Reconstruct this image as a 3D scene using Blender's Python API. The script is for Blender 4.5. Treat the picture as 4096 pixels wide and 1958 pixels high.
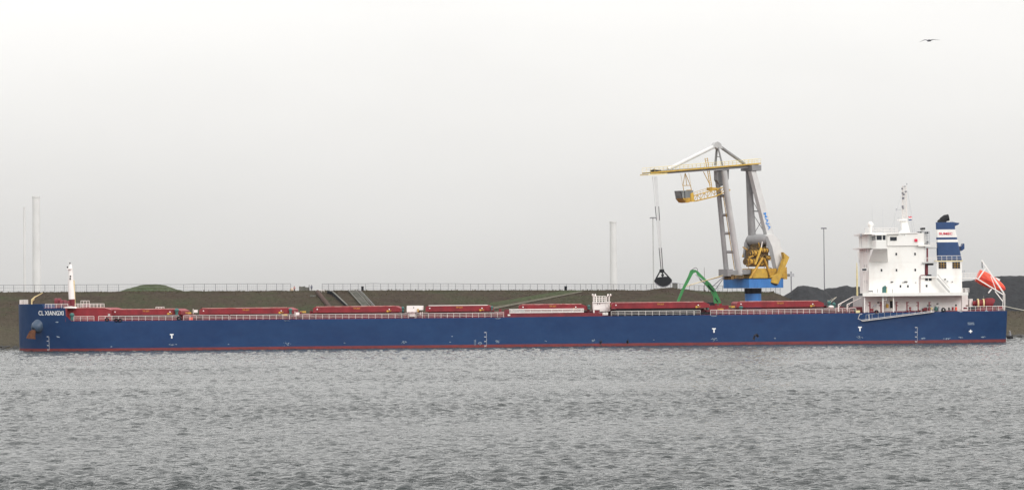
import bpy, bmesh, math, random
import numpy as np
from mathutils import Vector, Matrix, noise

random.seed(7); np.random.seed(7)
for o in list(bpy.data.objects): bpy.data.objects.remove(o)
scene = bpy.context.scene
col = scene.collection
R = math.radians

# ------------------------------------------------------------------ camera, sky, sun, exposure
EYE = 12.5; FPX = 11212.0; PITCH = math.atan(192.0/FPX); ROLL = R(-0.57)
cam = bpy.data.cameras.new('camera'); camo = bpy.data.objects.new('camera', cam); col.objects.link(camo)
cam.sensor_width = 36.0; cam.lens = 36.0*FPX/4096.0; cam.clip_start = 1.0; cam.clip_end = 9000.0
CM = Matrix.Rotation(R(90)+PITCH, 4, 'X') @ Matrix.Rotation(ROLL, 4, 'Z')
camo.matrix_world = Matrix.Translation((0, 0, EYE)) @ CM
scene.camera = camo
CR = CM.to_3x3()

SUN_DIR = Vector((0.50, -0.78, 0.48)).normalized()          # towards the sun: behind the camera, to the right
world = bpy.data.worlds.new('World'); scene.world = world; world.use_nodes = True
nt = world.node_tree; nt.nodes.clear(); N = nt.nodes.new; LK = nt.links.new
wo = N('ShaderNodeOutputWorld'); bg = N('ShaderNodeBackground'); LK(bg.outputs[0], wo.inputs[0])
sky = N('ShaderNodeTexSky'); sky.sky_type = 'NISHITA'; sky.sun_disc = False
sky.sun_elevation = math.asin(SUN_DIR.z); sky.sun_rotation = math.atan2(SUN_DIR.x, SUN_DIR.y)
sky.dust_density = 5.0; sky.air_density = 1.5
tc = N('ShaderNodeTexCoord'); sx = N('ShaderNodeSeparateXYZ'); LK(tc.outputs['Generated'], sx.inputs[0])
mx = N('ShaderNodeMath'); mx.operation = 'MAXIMUM'; LK(sx.outputs['Z'], mx.inputs[0]); mx.inputs[1].default_value = 0.0
SKY_H, SKY_K, SKY_B = 0.65, 2.2, 0.30                          # overcast: luminance grows towards the zenith and levels off
mu = N('ShaderNodeMath'); mu.operation = 'MULTIPLY'; LK(mx.outputs[0], mu.inputs[0]); mu.inputs[1].default_value = -1.0/SKY_B
ex = N('ShaderNodeMath'); ex.operation = 'EXPONENT'; LK(mu.outputs[0], ex.inputs[0])
ma = N('ShaderNodeMath'); ma.operation = 'MULTIPLY_ADD'; LK(ex.outputs[0], ma.inputs[0])
ma.inputs[1].default_value = -SKY_H*SKY_K; ma.inputs[2].default_value = SKY_H*(1+SKY_K)
cn = N('ShaderNodeTexNoise'); cn.inputs['Scale'].default_value = 5.0; cn.inputs['Detail'].default_value = 5.0; cmap = N('ShaderNodeMapping'); cmap.inputs['Scale'].default_value = (1, 1, 3); LK(tc.outputs['Generated'], cmap.inputs[0]); LK(cmap.outputs[0], cn.inputs['Vector'])
cr_ = N('ShaderNodeMapRange'); LK(cn.outputs['Fac'], cr_.inputs[0]); cr_.inputs[1].default_value = 0.3; cr_.inputs[2].default_value = 0.7; cr_.inputs[3].default_value = 0.965; cr_.inputs[4].default_value = 1.03
mc = N('ShaderNodeMath'); mc.operation = 'MULTIPLY'; LK(ma.outputs[0], mc.inputs[0]); LK(cr_.outputs[0], mc.inputs[1]); ma = mc
cb = N('ShaderNodeCombineColor')
for i, t in enumerate((1.0, 0.99, 0.97)):
    m_ = N('ShaderNodeMath'); m_.operation = 'MULTIPLY'; LK(ma.outputs[0], m_.inputs[0]); m_.inputs[1].default_value = t; LK(m_.outputs[0], cb.inputs[i])
sm = N('ShaderNodeMix'); sm.data_type = 'RGBA'; sm.blend_type = 'MULTIPLY'; sm.inputs[0].default_value = 1.0
LK(sky.outputs[0], sm.inputs[6]); sm.inputs[7].default_value = (0.08, 0.08, 0.08, 1)
mix = N('ShaderNodeMix'); mix.data_type = 'RGBA'; mix.inputs[0].default_value = 0.95
LK(sm.outputs[2], mix.inputs[6]); LK(cb.outputs[0], mix.inputs[7]); LK(mix.outputs[2], bg.inputs[0]); bg.inputs[1].default_value = 1.0

sl = bpy.data.lights.new('sun', 'SUN'); sl.energy = 1.5; sl.angle = R(25); sl.color = (1.0, 0.97, 0.93)
so = bpy.data.objects.new('sun', sl); col.objects.link(so); so.location = (0, 0, 150)
so.rotation_euler = SUN_DIR.to_track_quat('Z', 'Y').to_euler()
vs = scene.view_settings; vs.view_transform = 'Standard'; vs.look = 'None'; vs.exposure = 0.0; vs.gamma = 1.0; vs.use_curve_mapping = False
scene.render.engine = 'CYCLES'

# ------------------------------------------------------------------ helpers
def at(px, py, Y):
    """point at depth Y on the sight line of a photograph pixel (4096 x 1958)"""
    d = CR @ Vector(((px-2048.0)/FPX, (979.0-py)/FPX, -1.0))
    return Vector((0, 0, EYE)) + d*(Y/d.y)

def origin(o):
    v = Vector((0, 0, 0))
    while o is not None: v = v + o.location; o = o.parent
    return v

def tag(o, label=None, cat=None, group=None, kind=None):
    if label: o['label'] = label
    if cat: o['category'] = cat
    if group: o['group'] = group
    if kind: o['kind'] = kind
    return o

def thing(name, label, cat, loc, group=None):
    o = bpy.data.objects.new(name, None); col.objects.link(o); o.location = loc; o.empty_display_size = 0.5
    return tag(o, label, cat, group)

def link(name, me, parent=None, loc=(0, 0, 0)):
    o = bpy.data.objects.new(name, me); col.objects.link(o); o.location = loc
    if parent is not None: o.parent = parent
    return o

class MB:
    def __init__(s): s.v = []; s.f = []; s.m = []; s.mi = 0; s.sm = []
    def add(s, vs, fs, smooth=False):
        b = len(s.v); s.v += [tuple(v) for v in vs]
        for f in fs: s.f.append(tuple(i+b for i in f)); s.m.append(s.mi); s.sm.append(smooth)
    def box(s, x0, x1, y0, y1, z0, z1):
        s.add([(x0,y0,z0),(x1,y0,z0),(x1,y1,z0),(x0,y1,z0),(x0,y0,z1),(x1,y0,z1),(x1,y1,z1),(x0,y1,z1)],
              [(3,2,1,0),(4,5,6,7),(0,1,5,4),(1,2,6,5),(2,3,7,6),(3,0,4,7)]); return s
    def pbox(s, x0, y0, x1, y1, Yn, Yf):
        """axis aligned box whose front face covers a photograph rectangle"""
        a = at(x0, (y0+y1)/2, Yn).x; b = at(x1, (y0+y1)/2, Yn).x
        t = at((x0+x1)/2, y0, Yn).z; l = at((x0+x1)/2, y1, Yn).z
        return s.box(a, b, Yn, Yf, l, t)
    def obox(s, c, ax, ay, az):
        c = Vector(c); P = []
        for k in (-1, 1):
            for i, j in ((-1,-1),(1,-1),(1,1),(-1,1)): P.append(c+ax*i+ay*j+az*k)
        s.add(P, [(3,2,1,0),(4,5,6,7),(0,1,5,4),(1,2,6,5),(2,3,7,6),(3,0,4,7)]); return s
    def beam(s, a, b, w, h, up=Vector((0, 0, 1))):
        a = Vector(a); b = Vector(b); d = b-a
        if abs(d.normalized().dot(up)) > 0.98: up = Vector((0, 1, 0))
        x = d.cross(up).normalized(); z = x.cross(d).normalized()
        return s.obox((a+b)/2, d/2, x*w/2, z*h/2)
    def tube(s, pts, r, n=6, cap=True, smooth=True):
        pts = [Vector(p) for p in pts]; rr = r if isinstance(r, (list, tuple)) else [r]*len(pts); V = []
        for i, p in enumerate(pts):
            d = (pts[min(i+1, len(pts)-1)]-pts[max(i-1, 0)]).normalized()
            u = Vector((0, 1, 0)) if abs(d.y) < 0.9 else Vector((1, 0, 0))
            x = d.cross(u).normalized(); y = d.cross(x)
            for k in range(n):
                a = 2*math.pi*k/n; V.append(p+(x*math.cos(a)+y*math.sin(a))*rr[i])
        F = [(i*n+k, i*n+(k+1) % n, (i+1)*n+(k+1) % n, (i+1)*n+k) for i in range(len(pts)-1) for k in range(n)]
        s.add(V, F, smooth)
        if cap: s.add(V[:n], [tuple(range(n))[::-1]]); s.add(V[-n:], [tuple(range(n))])
        return s
    def prism(s, pts, vec):
        pts = [Vector(p) for p in pts]; n = len(pts); vec = Vector(vec)
        nrm = Vector((0, 0, 0))
        for i in range(n): nrm += pts[i].cross(pts[(i+1) % n])
        if nrm.dot(vec) > 0: pts = pts[::-1]
        V = pts+[p+vec for p in pts]
        s.add(V, [tuple(range(n)), tuple(range(n, 2*n))[::-1]]+[(i, i+n, (i+1) % n+n, (i+1) % n) for i in range(n)]); return s
    def pprism(s, poly, Yn, Yf): return s.prism([at(x, y, Yn) for x, y in poly], (0, Yf-Yn, 0))
    def ball(s, c, rx, ry, rz, nu=12, nv=8):
        c = Vector(c); V = []; F = []
        for j in range(nv+1):
            t = math.pi*j/nv
            for i in range(nu):
                a = 2*math.pi*i/nu; V.append(c+Vector((rx*math.sin(t)*math.cos(a), ry*math.sin(t)*math.sin(a), rz*math.cos(t))))
        for j in range(nv):
            for i in range(nu): F.append((j*nu+i, (j+1)*nu+i, (j+1)*nu+(i+1) % nu, j*nu+(i+1) % nu))
        s.add(V, F, True); return s
    def disc_ring(s, c, r0, r1, y0, y1, n=16):
        """ring with its axis along Y"""
        c = Vector(c); V = []
        for k in range(n):
            a = 2*math.pi*k/n; d = Vector((math.cos(a), 0, math.sin(a)))
            for r, y in ((r0, y0), (r1, y0), (r1, y1), (r0, y1)): V.append(c+d*r+Vector((0, y, 0)))
        F = [(k*4+j, ((k+1) % n)*4+j, ((k+1) % n)*4+(j+1) % 4, k*4+(j+1) % 4) for k in range(n) for j in range(4)]
        s.add(V, F, True); return s
    def build(s, name, mats, parent=None, label=None, kind=None, cat=None, group=None, loc=None):
        me = bpy.data.meshes.new(name)
        base = origin(parent) if parent is not None else Vector((0, 0, 0))
        if loc is None: loc = Vector((0, 0, 0))
        else: loc = Vector(loc)-base
        off = base+loc
        me.from_pydata([(v[0]-off.x, v[1]-off.y, v[2]-off.z) for v in s.v], [], s.f)
        if not isinstance(mats, (list, tuple)): mats = [mats]
        for m in mats: me.materials.append(m)
        me.polygons.foreach_set('material_index', s.m); me.polygons.foreach_set('use_smooth', s.sm); me.update()
        return tag(link(name, me, parent, loc), label, cat, group, kind)

# ------------------------------------------------------------------ materials
def mat(name, c, rough=0.55, var=0.12, scale=0.6, c2=None, metal=0.0, bump=0.0, bscale=4.0, stretch=(1, 1, 1), lo=0.35, hi=0.7, spec=0.3):
    m = bpy.data.materials.new(name); m.use_nodes = True; t = m.node_tree; b = t.nodes['Principled BSDF']
    b.inputs['Roughness'].default_value = rough; b.inputs['Metallic'].default_value = metal; b.inputs['Specular IOR Level'].default_value = spec
    g = t.nodes.new('ShaderNodeNewGeometry'); mp = t.nodes.new('ShaderNodeMapping'); mp.inputs['Scale'].default_value = stretch
    t.links.new(g.outputs['Position'], mp.inputs[0])
    n = t.nodes.new('ShaderNodeTexNoise'); n.inputs['Scale'].default_value = scale; n.inputs['Detail'].default_value = 8.0; n.inputs['Roughness'].default_value = 0.65
    t.links.new(mp.outputs[0], n.inputs['Vector'])
    rp = t.nodes.new('ShaderNodeValToRGB'); e = rp.color_ramp.elements
    e[0].position = lo; e[1].position = hi
    ca = c2 if c2 else tuple(x*(1-var) for x in c); cb_ = c if c2 else tuple(min(1, x*(1+var)) for x in c)
    e[0].color = (*ca, 1); e[1].color = (*cb_, 1)
    t.links.new(n.outputs['Fac'], rp.inputs[0]); t.links.new(rp.outputs[0], b.inputs['Base Color'])
    if bump:
        n2 = t.nodes.new('ShaderNodeTexNoise'); n2.inputs['Scale'].default_value = bscale; n2.inputs['Detail'].default_value = 6
        t.links.new(g.outputs['Position'], n2.inputs['Vector'])
        bp = t.nodes.new('ShaderNodeBump'); bp.inputs['Strength'].default_value = 0.8; bp.inputs['Distance'].default_value = bump
        t.links.new(n2.outputs['Fac'], bp.inputs['Height']); t.links.new(bp.outputs[0], b.inputs['Normal'])
    return m

M = {}
M['white'] = mat('white_paint', (0.76, 0.75, 0.73), 0.45, c2=(0.66, 0.62, 0.58), scale=0.35, stretch=(1, 1, 0.35), lo=0.25, hi=0.5)
M['rail'] = mat('rail_paint', (0.74, 0.70, 0.67), 0.5, 0.08, 2.0)
M['deckred'] = mat('deck_red', (0.265, 0.021, 0.030), 0.65, c2=(0.165, 0.015, 0.022), scale=0.5, stretch=(1, 1, 0.5))
M['darkred'] = mat('coaming_red', (0.20, 0.022, 0.032), 0.65, c2=(0.11, 0.016, 0.026), scale=0.4, stretch=(1, 1, 0.4))
M['orange'] = mat('lifeboat_orange', (0.75, 0.075, 0.035), 0.4, 0.1, 1.0)
M['yellow'] = mat('crane_yellow', (0.60, 0.38, 0.05), 0.6, c2=(0.40, 0.25, 0.05), scale=0.8)
M['ochre'] = mat('dull_ochre', (0.58, 0.34, 0.045), 0.6, c2=(0.32, 0.18, 0.03), scale=1.2)
M['umber'] = mat('oily_umber', (0.22, 0.13, 0.035), 0.7, c2=(0.03, 0.024, 0.018), scale=1.2)
M['cream'] = mat('cream_yellow', (0.66, 0.56, 0.30), 0.6, 0.15, 1.0)
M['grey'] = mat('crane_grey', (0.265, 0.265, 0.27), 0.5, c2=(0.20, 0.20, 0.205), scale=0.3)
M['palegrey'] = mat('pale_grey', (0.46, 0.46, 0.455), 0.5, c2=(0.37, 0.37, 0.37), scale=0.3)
M['blue'] = mat('pedestal_blue', (0.055, 0.22, 0.55), 0.45, c2=(0.035, 0.14, 0.38), scale=0.5, stretch=(1, 1, 0.3))
M['navy'] = mat('funnel_blue', (0.020, 0.055, 0.155), 0.45, 0.12, 0.5)
M['green'] = mat('handler_green', (0.05, 0.27, 0.085), 0.45, c2=(0.035, 0.20, 0.06), scale=1.0)
M['teal'] = mat('teal_paint', (0.04, 0.135, 0.125), 0.5, 0.15, 1.5)
M['dark'] = mat('dark_steel', (0.015, 0.017, 0.021), 0.8, 0.3, 1.5, spec=0.15)
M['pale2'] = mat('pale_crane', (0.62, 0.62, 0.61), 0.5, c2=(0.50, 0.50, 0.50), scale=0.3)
M['black'] = mat('matt_black', (0.012, 0.013, 0.016), 0.85, 0.3, 1.0)
M['glass'] = mat('window_glass', (0.02, 0.025, 0.035), 0.15, 0.1, 0.5)
M['paneglass'] = mat('cab_glass', (0.17, 0.18, 0.18), 0.1, 0.3, 0.8)
M['stain'] = mat('rust_stain', (0.055, 0.05, 0.06), 0.7, 0.3, 2.0)
M['rust'] = mat('rusty_iron', (0.17, 0.065, 0.03), 0.8, c2=(0.08, 0.032, 0.018), scale=2.0)
M['steel'] = mat('galvanised', (0.40, 0.41, 0.43), 0.5, 0.15, 2.0)
M['post'] = mat('fence_post', (0.17, 0.17, 0.19), 0.6, 0.2, 1.0)
M['wire'] = mat('fence_wire', (0.22, 0.22, 0.24), 0.6, 0.1, 1.0)
M['concrete'] = mat('concrete', (0.17, 0.165, 0.15), 0.9, c2=(0.085, 0.088, 0.075), scale=1.0)
M['coal'] = mat('coal', (0.031, 0.033, 0.037), 0.95, c2=(0.017, 0.018, 0.021), scale=0.5, bump=0.3, bscale=1.5)
M['markwhite'] = mat('mark_white', (0.80, 0.81, 0.82), 0.5, 0.04, 2.0)
M['markyellow'] = mat('mark_yellow', (0.55, 0.26, 0.05), 0.6, 0.1, 2.0)
M['markworn'] = mat('mark_worn', (0.45, 0.52, 0.58), 0.6, c2=(0.12, 0.18, 0.27), scale=3.0)
M['markred'] = mat('mark_red', (0.62, 0.02, 0.06), 0.5, 0.05, 2.0)
M['markblue'] = mat('mark_blue', (0.03, 0.22, 0.62), 0.5, 0.05, 2.0)
M['rope'] = mat('rope', (0.52, 0.50, 0.42), 0.8, 0.2, 3.0)
M['cable'] = mat('pale_cable', (0.50, 0.50, 0.50), 0.6, 0.1, 1.0)
M['bolster'] = mat('bolster_blue', (0.048, 0.078, 0.128), 0.4, 0.12, 1.0)
M['pink'] = mat('pale_pink_edge', (0.62, 0.40, 0.36), 0.6, c2=(0.40, 0.10, 0.10), scale=0.7)  # pale pink mottled with red, for the strips along top edges
M['brick'] = mat('rust_red_pipe', (0.085, 0.045, 0.036), 0.9, c2=(0.04, 0.026, 0.022), scale=1.0)
M['chim'] = mat('tower_paint', (0.545, 0.545, 0.545), 0.7, 0.06, 0.05)

def hull_mat():
    m = bpy.data.materials.new('hull_blue'); m.use_nodes = True; t = m.node_tree; b = t.nodes['Principled BSDF']
    g = t.nodes.new('ShaderNodeNewGeometry')
    def noi(scale, st, det=8):
        mp = t.nodes.new('ShaderNodeMapping'); mp.inputs['Scale'].default_value = st; t.links.new(g.outputs['Position'], mp.inputs[0])
        n = t.nodes.new('ShaderNodeTexNoise'); n.inputs['Scale'].default_value = scale; n.inputs['Detail'].default_value = det; n.inputs['Roughness'].default_value = 0.7
        t.links.new(mp.outputs[0], n.inputs['Vector']); return n
    def ramp(src, p0, c0, p1, c1):
        r = t.nodes.new('ShaderNodeValToRGB'); e = r.color_ramp.elements; e[0].position = p0; e[1].position = p1; e[0].color = (*c0, 1); e[1].color = (*c1, 1)
        t.links.new(src.outputs['Fac'], r.inputs[0]); return r
    base = ramp(noi(0.35, (1, 1, 1.4)), 0.3, (0.007, 0.033, 0.108), 0.7, (0.012, 0.046, 0.136))
    patchn = ramp(noi(0.045, (1, 1, 2.5), 4), 0.35, (0.84, 0.86, 0.90), 0.65, (1.12, 1.10, 1.05))
    pm = t.nodes.new('ShaderNodeMix'); pm.data_type = 'RGBA'; pm.blend_type = 'MULTIPLY'; pm.inputs[0].default_value = 1.0; t.links.new(base.outputs[0], pm.inputs[6]); t.links.new(patchn.outputs[0], pm.inputs[7])
    streak = ramp(noi(0.9, (1, 1, 0.12), 10), 0.62, (0, 0, 0), 0.78, (0.35, 0.35, 0.35))
    mixn = t.nodes.new('ShaderNodeMix'); mixn.data_type = 'RGBA'
    t.links.new(streak.outputs[0], mixn.inputs[0]); t.links.new(pm.outputs[2], mixn.inputs[6]); mixn.inputs[7].default_value = (0.045, 0.075, 0.13, 1)
    t.links.new(mixn.outputs[2], b.inputs['Base Color']); b.inputs['Roughness'].default_value = 0.45; b.inputs['Specular IOR Level'].default_value = 0.2
    nb = noi(0.45, (1, 1, 1), 2); bp = t.nodes.new('ShaderNodeBump'); bp.inputs['Strength'].default_value = 0.35; bp.inputs['Distance'].default_value = 0.05
    t.links.new(nb.outputs['Fac'], bp.inputs['Height']); t.links.new(bp.outputs[0], b.inputs['Normal'])
    return m
M['hull'] = hull_mat()
M['boot'] = mat('boot_topping', (0.21, 0.032, 0.034), 0.6, c2=(0.13, 0.026, 0.028), scale=0.5, stretch=(1, 1, 1.5))

def slope_mat(name, cols, scale=0.12, fine=1.6, bump=0.25, low=None, con=(0.45, 1.6)):
    m = bpy.data.materials.new(name); m.use_nodes = True; t = m.node_tree; b = t.nodes['Principled BSDF']
    g = t.nodes.new('ShaderNodeNewGeometry')
    def noi(s, st=(1, 1, 1), det=9):
        mp = t.nodes.new('ShaderNodeMapping'); mp.inputs['Scale'].default_value = st; t.links.new(g.outputs['Position'], mp.inputs[0])
        n = t.nodes.new('ShaderNodeTexNoise'); n.inputs['Scale'].default_value = s; n.inputs['Detail'].default_value = det; n.inputs['Roughness'].default_value = 0.7
        t.links.new(mp.outputs[0], n.inputs['Vector']); return n
    a = noi(scale, (0.6, 1, 1)); f = noi(fine, (0.7, 0.5, 0.5))
    r1 = t.nodes.new('ShaderNodeValToRGB'); e = r1.color_ramp.elements
    e[0].position = 0.34; e[0].color = (*cols[0], 1); e[1].position = 0.66; e[1].color = (*cols[2], 1)
    k = r1.color_ramp.elements.new(0.5); k.color = (*cols[1], 1)
    t.links.new(a.outputs['Fac'], r1.inputs[0])
    r2 = t.nodes.new('ShaderNodeValToRGB'); e = r2.color_ramp.elements
    e[0].position = 0.30; e[0].color = (con[0],)*3+(1,); e[1].position = 0.72; e[1].color = (con[1],)*3+(1,)
    t.links.new(f.outputs['Fac'], r2.inputs[0])
    mu = t.nodes.new('ShaderNodeMix'); mu.data_type = 'RGBA'; mu.blend_type = 'MULTIPLY'; mu.inputs[0].default_value = 1.0
    if low:
        sp = t.nodes.new('ShaderNodeSeparateXYZ'); t.links.new(g.outputs['Position'], sp.inputs[0]); mr = t.nodes.new('ShaderNodeMapRange'); t.links.new(sp.outputs['Z'], mr.inputs[0])
        mr.inputs[1].default_value = 9.0; mr.inputs[2].default_value = 2.0; mr.inputs[3].default_value = 0.0; mr.inputs[4].default_value = 0.85
        lm = t.nodes.new('ShaderNodeMix'); lm.data_type = 'RGBA'; t.links.new(mr.outputs[0], lm.inputs[0]); t.links.new(r1.outputs[0], lm.inputs[6]); lm.inputs[7].default_value = (*low, 1); r1 = lm
    t.links.new(r1.outputs[2] if low else r1.outputs[0], mu.inputs[6]); t.links.new(r2.outputs[0], mu.inputs[7]); t.links.new(mu.outputs[2], b.inputs['Base Color'])
    b.inputs['Roughness'].default_value = 0.95; b.inputs['Specular IOR Level'].default_value = 0.1
    bp = t.nodes.new('ShaderNodeBump'); bp.inputs['Strength'].default_value = 1.0; bp.inputs['Distance'].default_value = bump
    t.links.new(f.outputs['Fac'], bp.inputs['Height']); t.links.new(bp.outputs[0], b.inputs['Normal'])
    return m
M['slope'] = slope_mat('dike_grass', ((0.037, 0.025, 0.020), (0.043, 0.034, 0.023), (0.033, 0.040, 0.018)), scale=0.09, bump=0.16, low=(0.060, 0.052, 0.036), con=(0.58, 1.42))
M['mound'] = slope_mat('mound_grass', ((0.045, 0.050, 0.028), (0.050, 0.060, 0.030), (0.045, 0.065, 0.030)))
M['path'] = slope_mat('path_gravel', ((0.095, 0.086, 0.066), (0.11, 0.10, 0.078), (0.085, 0.082, 0.060)), 0.4, 1.5, 0.05, con=(0.75, 1.25))
M['verge'] = slope_mat('verge_grass', ((0.046, 0.044, 0.027), (0.045, 0.054, 0.027), (0.046, 0.058, 0.028)), 0.3, 1.5, 0.1, con=(0.7, 1.3))
M['tuft'] = slope_mat('tuft_grass', ((0.076, 0.058, 0.041), (0.084, 0.070, 0.046), (0.066, 0.074, 0.040)), 0.3, 0.8, 0.02, con=(0.7, 1.3))
M['rock'] = mat('basalt_rubble', (0.085, 0.082, 0.078), 0.85, c2=(0.035, 0.035, 0.035), scale=0.7)
M['ground'] = mat('quay_ground', (0.12, 0.11, 0.09), 0.95, 0.25, 0.05)

def water_mat():
    m = bpy.data.materials.new('harbour_water'); m.use_nodes = True; t = m.node_tree; b = t.nodes['Principled BSDF']
    b.inputs['Base Color'].default_value = (0.022, 0.027, 0.028, 1); b.inputs['Roughness'].default_value = 0.05; b.inputs['IOR'].default_value = 1.333
    g = t.nodes.new('ShaderNodeNewGeometry')
    def noi(s, st, det, dist=0.0):
        mp = t.nodes.new('ShaderNodeMapping'); mp.inputs['Scale'].default_value = st; t.links.new(g.outputs['Position'], mp.inputs[0])
        n = t.nodes.new('ShaderNodeTexNoise'); n.inputs['Scale'].default_value = s; n.inputs['Detail'].default_value = det; n.inputs['Distortion'].default_value = dist
        t.links.new(mp.outputs[0], n.inputs['Vector']); return n
    n1 = noi(3.6, (0.5, 1.0, 1), 6, 0.6)
    bp = t.nodes.new('ShaderNodeBump'); bp.inputs['Strength'].default_value = 1.0; bp.inputs['Distance'].default_value = 0.42
    g1 = noi(0.05, (0.35, 1.0, 1), 3); gr = t.nodes.new('ShaderNodeMapRange'); t.links.new(g1.outputs['Fac'], gr.inputs[0]); gr.inputs[1].default_value = 0.36; gr.inputs[2].default_value = 0.62; gr.inputs[3].default_value = 0.66; gr.inputs[4].default_value = 1.0
    t.links.new(gr.outputs[0], bp.inputs['Strength'])
    t.links.new(n1.outputs['Fac'], bp.inputs['Height']); t.links.new(bp.outputs[0], b.inputs['Normal'])
    return m
M['water'] = water_mat()

# ------------------------------------------------------------------ setting: water, dike, ground
def waves(X, Y):
    rs = np.random.RandomState(3); Z = np.zeros_like(X)
    patch = 0.82+0.16*np.sin(Y*0.045+np.sin(X*0.013)*1.3)+0.12*np.sin(Y*0.11+X*0.02+1.0)+0.14*np.sin(Y*0.06-X*0.045+2.0)
    for i in range(64):
        L = 0.6*(1.9/0.6)**rs.rand(); k = 2*math.pi/L
        th = R(264)+rs.randn()*0.5; A = 0.0108*L
        Z += A*np.sin(k*(math.cos(th)*X+math.sin(th)*Y)+rs.rand()*6.28)
    Z = Z*patch
    for i in range(10):
        L = 3+6*rs.rand(); k = 2*math.pi/L; th = R(264)+rs.randn()*0.35
        Z += 0.0016*L*np.sin(k*(math.cos(th)*X+math.sin(th)*Y)+rs.rand()*6.28)
    return Z
ny, nx = 1250, 560
ys = 160*np.exp(np.linspace(0, math.log(718/160.0), ny)); us = np.linspace(-0.245, 0.245, nx)
YY, UU = np.meshgrid(ys, us, indexing='ij'); XX = UU*(YY+30)
ZZ = waves(XX, YY)
co = np.stack([XX, YY, ZZ], -1).reshape(-1, 3)
idx = (np.arange(ny-1)[:, None]*nx+np.arange(nx-1)[None, :])
fc = np.stack([idx, idx+1, idx+nx+1, idx+nx], -1).reshape(-1, 4)
ap = np.array([(-2100, -25, -0.6), (2100, -25, -0.6), (2100, 726, -0.6), (-2100, 726, -0.6)])
fc = np.concatenate([fc, [[len(co), len(co)+1, len(co)+2, len(co)+3]]]); co = np.concatenate([co, ap])
me = bpy.data.meshes.new('water'); me.vertices.add(len(co)); me.vertices.foreach_set('co', co.ravel().astype(np.float32))
me.loops.add(fc.size); me.loops.foreach_set('vertex_index', fc.ravel().astype(np.int32))
me.polygons.add(len(fc)); me.polygons.foreach_set('loop_start', np.arange(0, fc.size, 4, dtype=np.int32))
me.polygons.foreach_set('use_smooth', np.ones(len(fc), dtype=bool)); me.update(calc_edges=True); me.materials.append(M['water'])
tag(link('water', me), kind='structure')

def ysh(X): return float(np.interp(X, [-300, -120, 125, 300], [672, 688.5, 711, 727]))
def yc(X): return ysh(X)+float(np.interp(X, [-300, 66, 86, 300], [48, 48, 25, 25]))
_cr = [(-1500,1170),(0,1168),(350,1166),(700,1163.5),(1100,1162),(1500,1160),(2000,1159.5),(2250,1160),(2400,1160),(2440,1158),(2475,1158),(2520,1161),(2590,1160),(2640,1153),(2680,1149),(2720,1154),(2745,1157),(2790,1162),(2850,1165),(3000,1166),(3090,1166),(3170,1200),(3260,1247),(4096,1243),(6000,1240)]
_cx = []; _cz = []
for px, py in _cr:
    X = (px-2048)/15.2; p = at(px, py, yc(X)); _cx.append(p.x); _cz.append(p.z)
def zc(X): return float(np.interp(X, _cx, _cz))
def zs(X, Y):
    a = ysh(X); b = yc(X); z = zc(X); t = (Y-a)/(b-a)
    if t < 0: return -1.2+ (t+0.06)/0.06*1.2 if t > -0.06 else -1.2-(-t-0.06)*6
    if t <= 1: return z*(0.92*t+0.08*t*t*(3-2*t))
    d = Y-b
    if d < 5: return z-0.75*d/5
    if d < 22: return z-0.75
    return max(5.3, z-0.75-(d-22)*0.4)
mb = MB()
xs_ = np.arange(-330, 331, 1.1); NT = 64
tt = np.concatenate([np.linspace(-0.2, 1.0, 44), 1.0+np.array([0.02, 0.05, 0.1, 0.2, 0.35, 0.5, 0.7, 0.9, 1.1, 1.4, 1.8])])
V = []
for X in xs_:
    a = ysh(X); b = yc(X)
    for t in tt:
        Y = a+t*(b-a); z = zs(X, Y)
        z += 0.16*noise.noise(Vector((X*0.35, Y*0.35, 0)))+0.10*noise.noise(Vector((X*1.1, Y*1.1, 3)))
        V.append((X, Y, z))
nt_ = len(tt)
mb.add(V, [(i*nt_+j, (i+1)*nt_+j, (i+1)*nt_+j+1, i*nt_+j+1) for i in range(len(xs_)-1) for j in range(nt_-1)], True)
mb.build('embankment', M['slope'], kind='structure')
mb = MB(); mb.add([(-2100, 735, 5.2), (2100, 735, 5.2), (2100, 3850, 5.2), (-2100, 3850, 5.2)], [(0, 1, 2, 3)])
mb.build('ground', M['ground'], kind='structure')

def onslope(px, py):
    lo, hi = 680.0, yc((px-2048)/15.2)+.5
    for _ in range(40):
        m = (lo+hi)/2; p = at(px, py, m)
        if p.z > zs(p.x, m): lo = m
        else: hi = m
    p = at(px, py, lo); return Vector((p.x, lo, zs(p.x, lo)))

# green mound behind the crest
mb = MB(); out = [(462,1167),(500,1156),(540,1145),(580,1136),(615,1132),(650,1138),(680,1146),(705,1156),(735,1163),(762,1167)]
px_ = [at(x, y, 747).x for x, y in out]; pz_ = [at(x, y, 747).z for x, y in out]
V = []; gx = np.linspace(px_[0], px_[-1], 46); gy = np.linspace(-9, 9, 19)
for X in gx:
    b = zc(X)-0.9; h = np.interp(X, px_, pz_)-b
    for y in gy:
        z = b+h*max(0, 1-(y/8.5)**2)+0.25*noise.noise(Vector((X*0.6, y*0.6, 5)))*(1 if abs(y) < 8 else 0)-0.1
        V.append((X, yc(X)+9+y, z))
mb.add(V, [(i*19+j, (i+1)*19+j, (i+1)*19+j+1, i*19+j+1) for i in range(45) for j in range(18)], True)
mb.build('mound', M['mound'], kind='structure')

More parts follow.
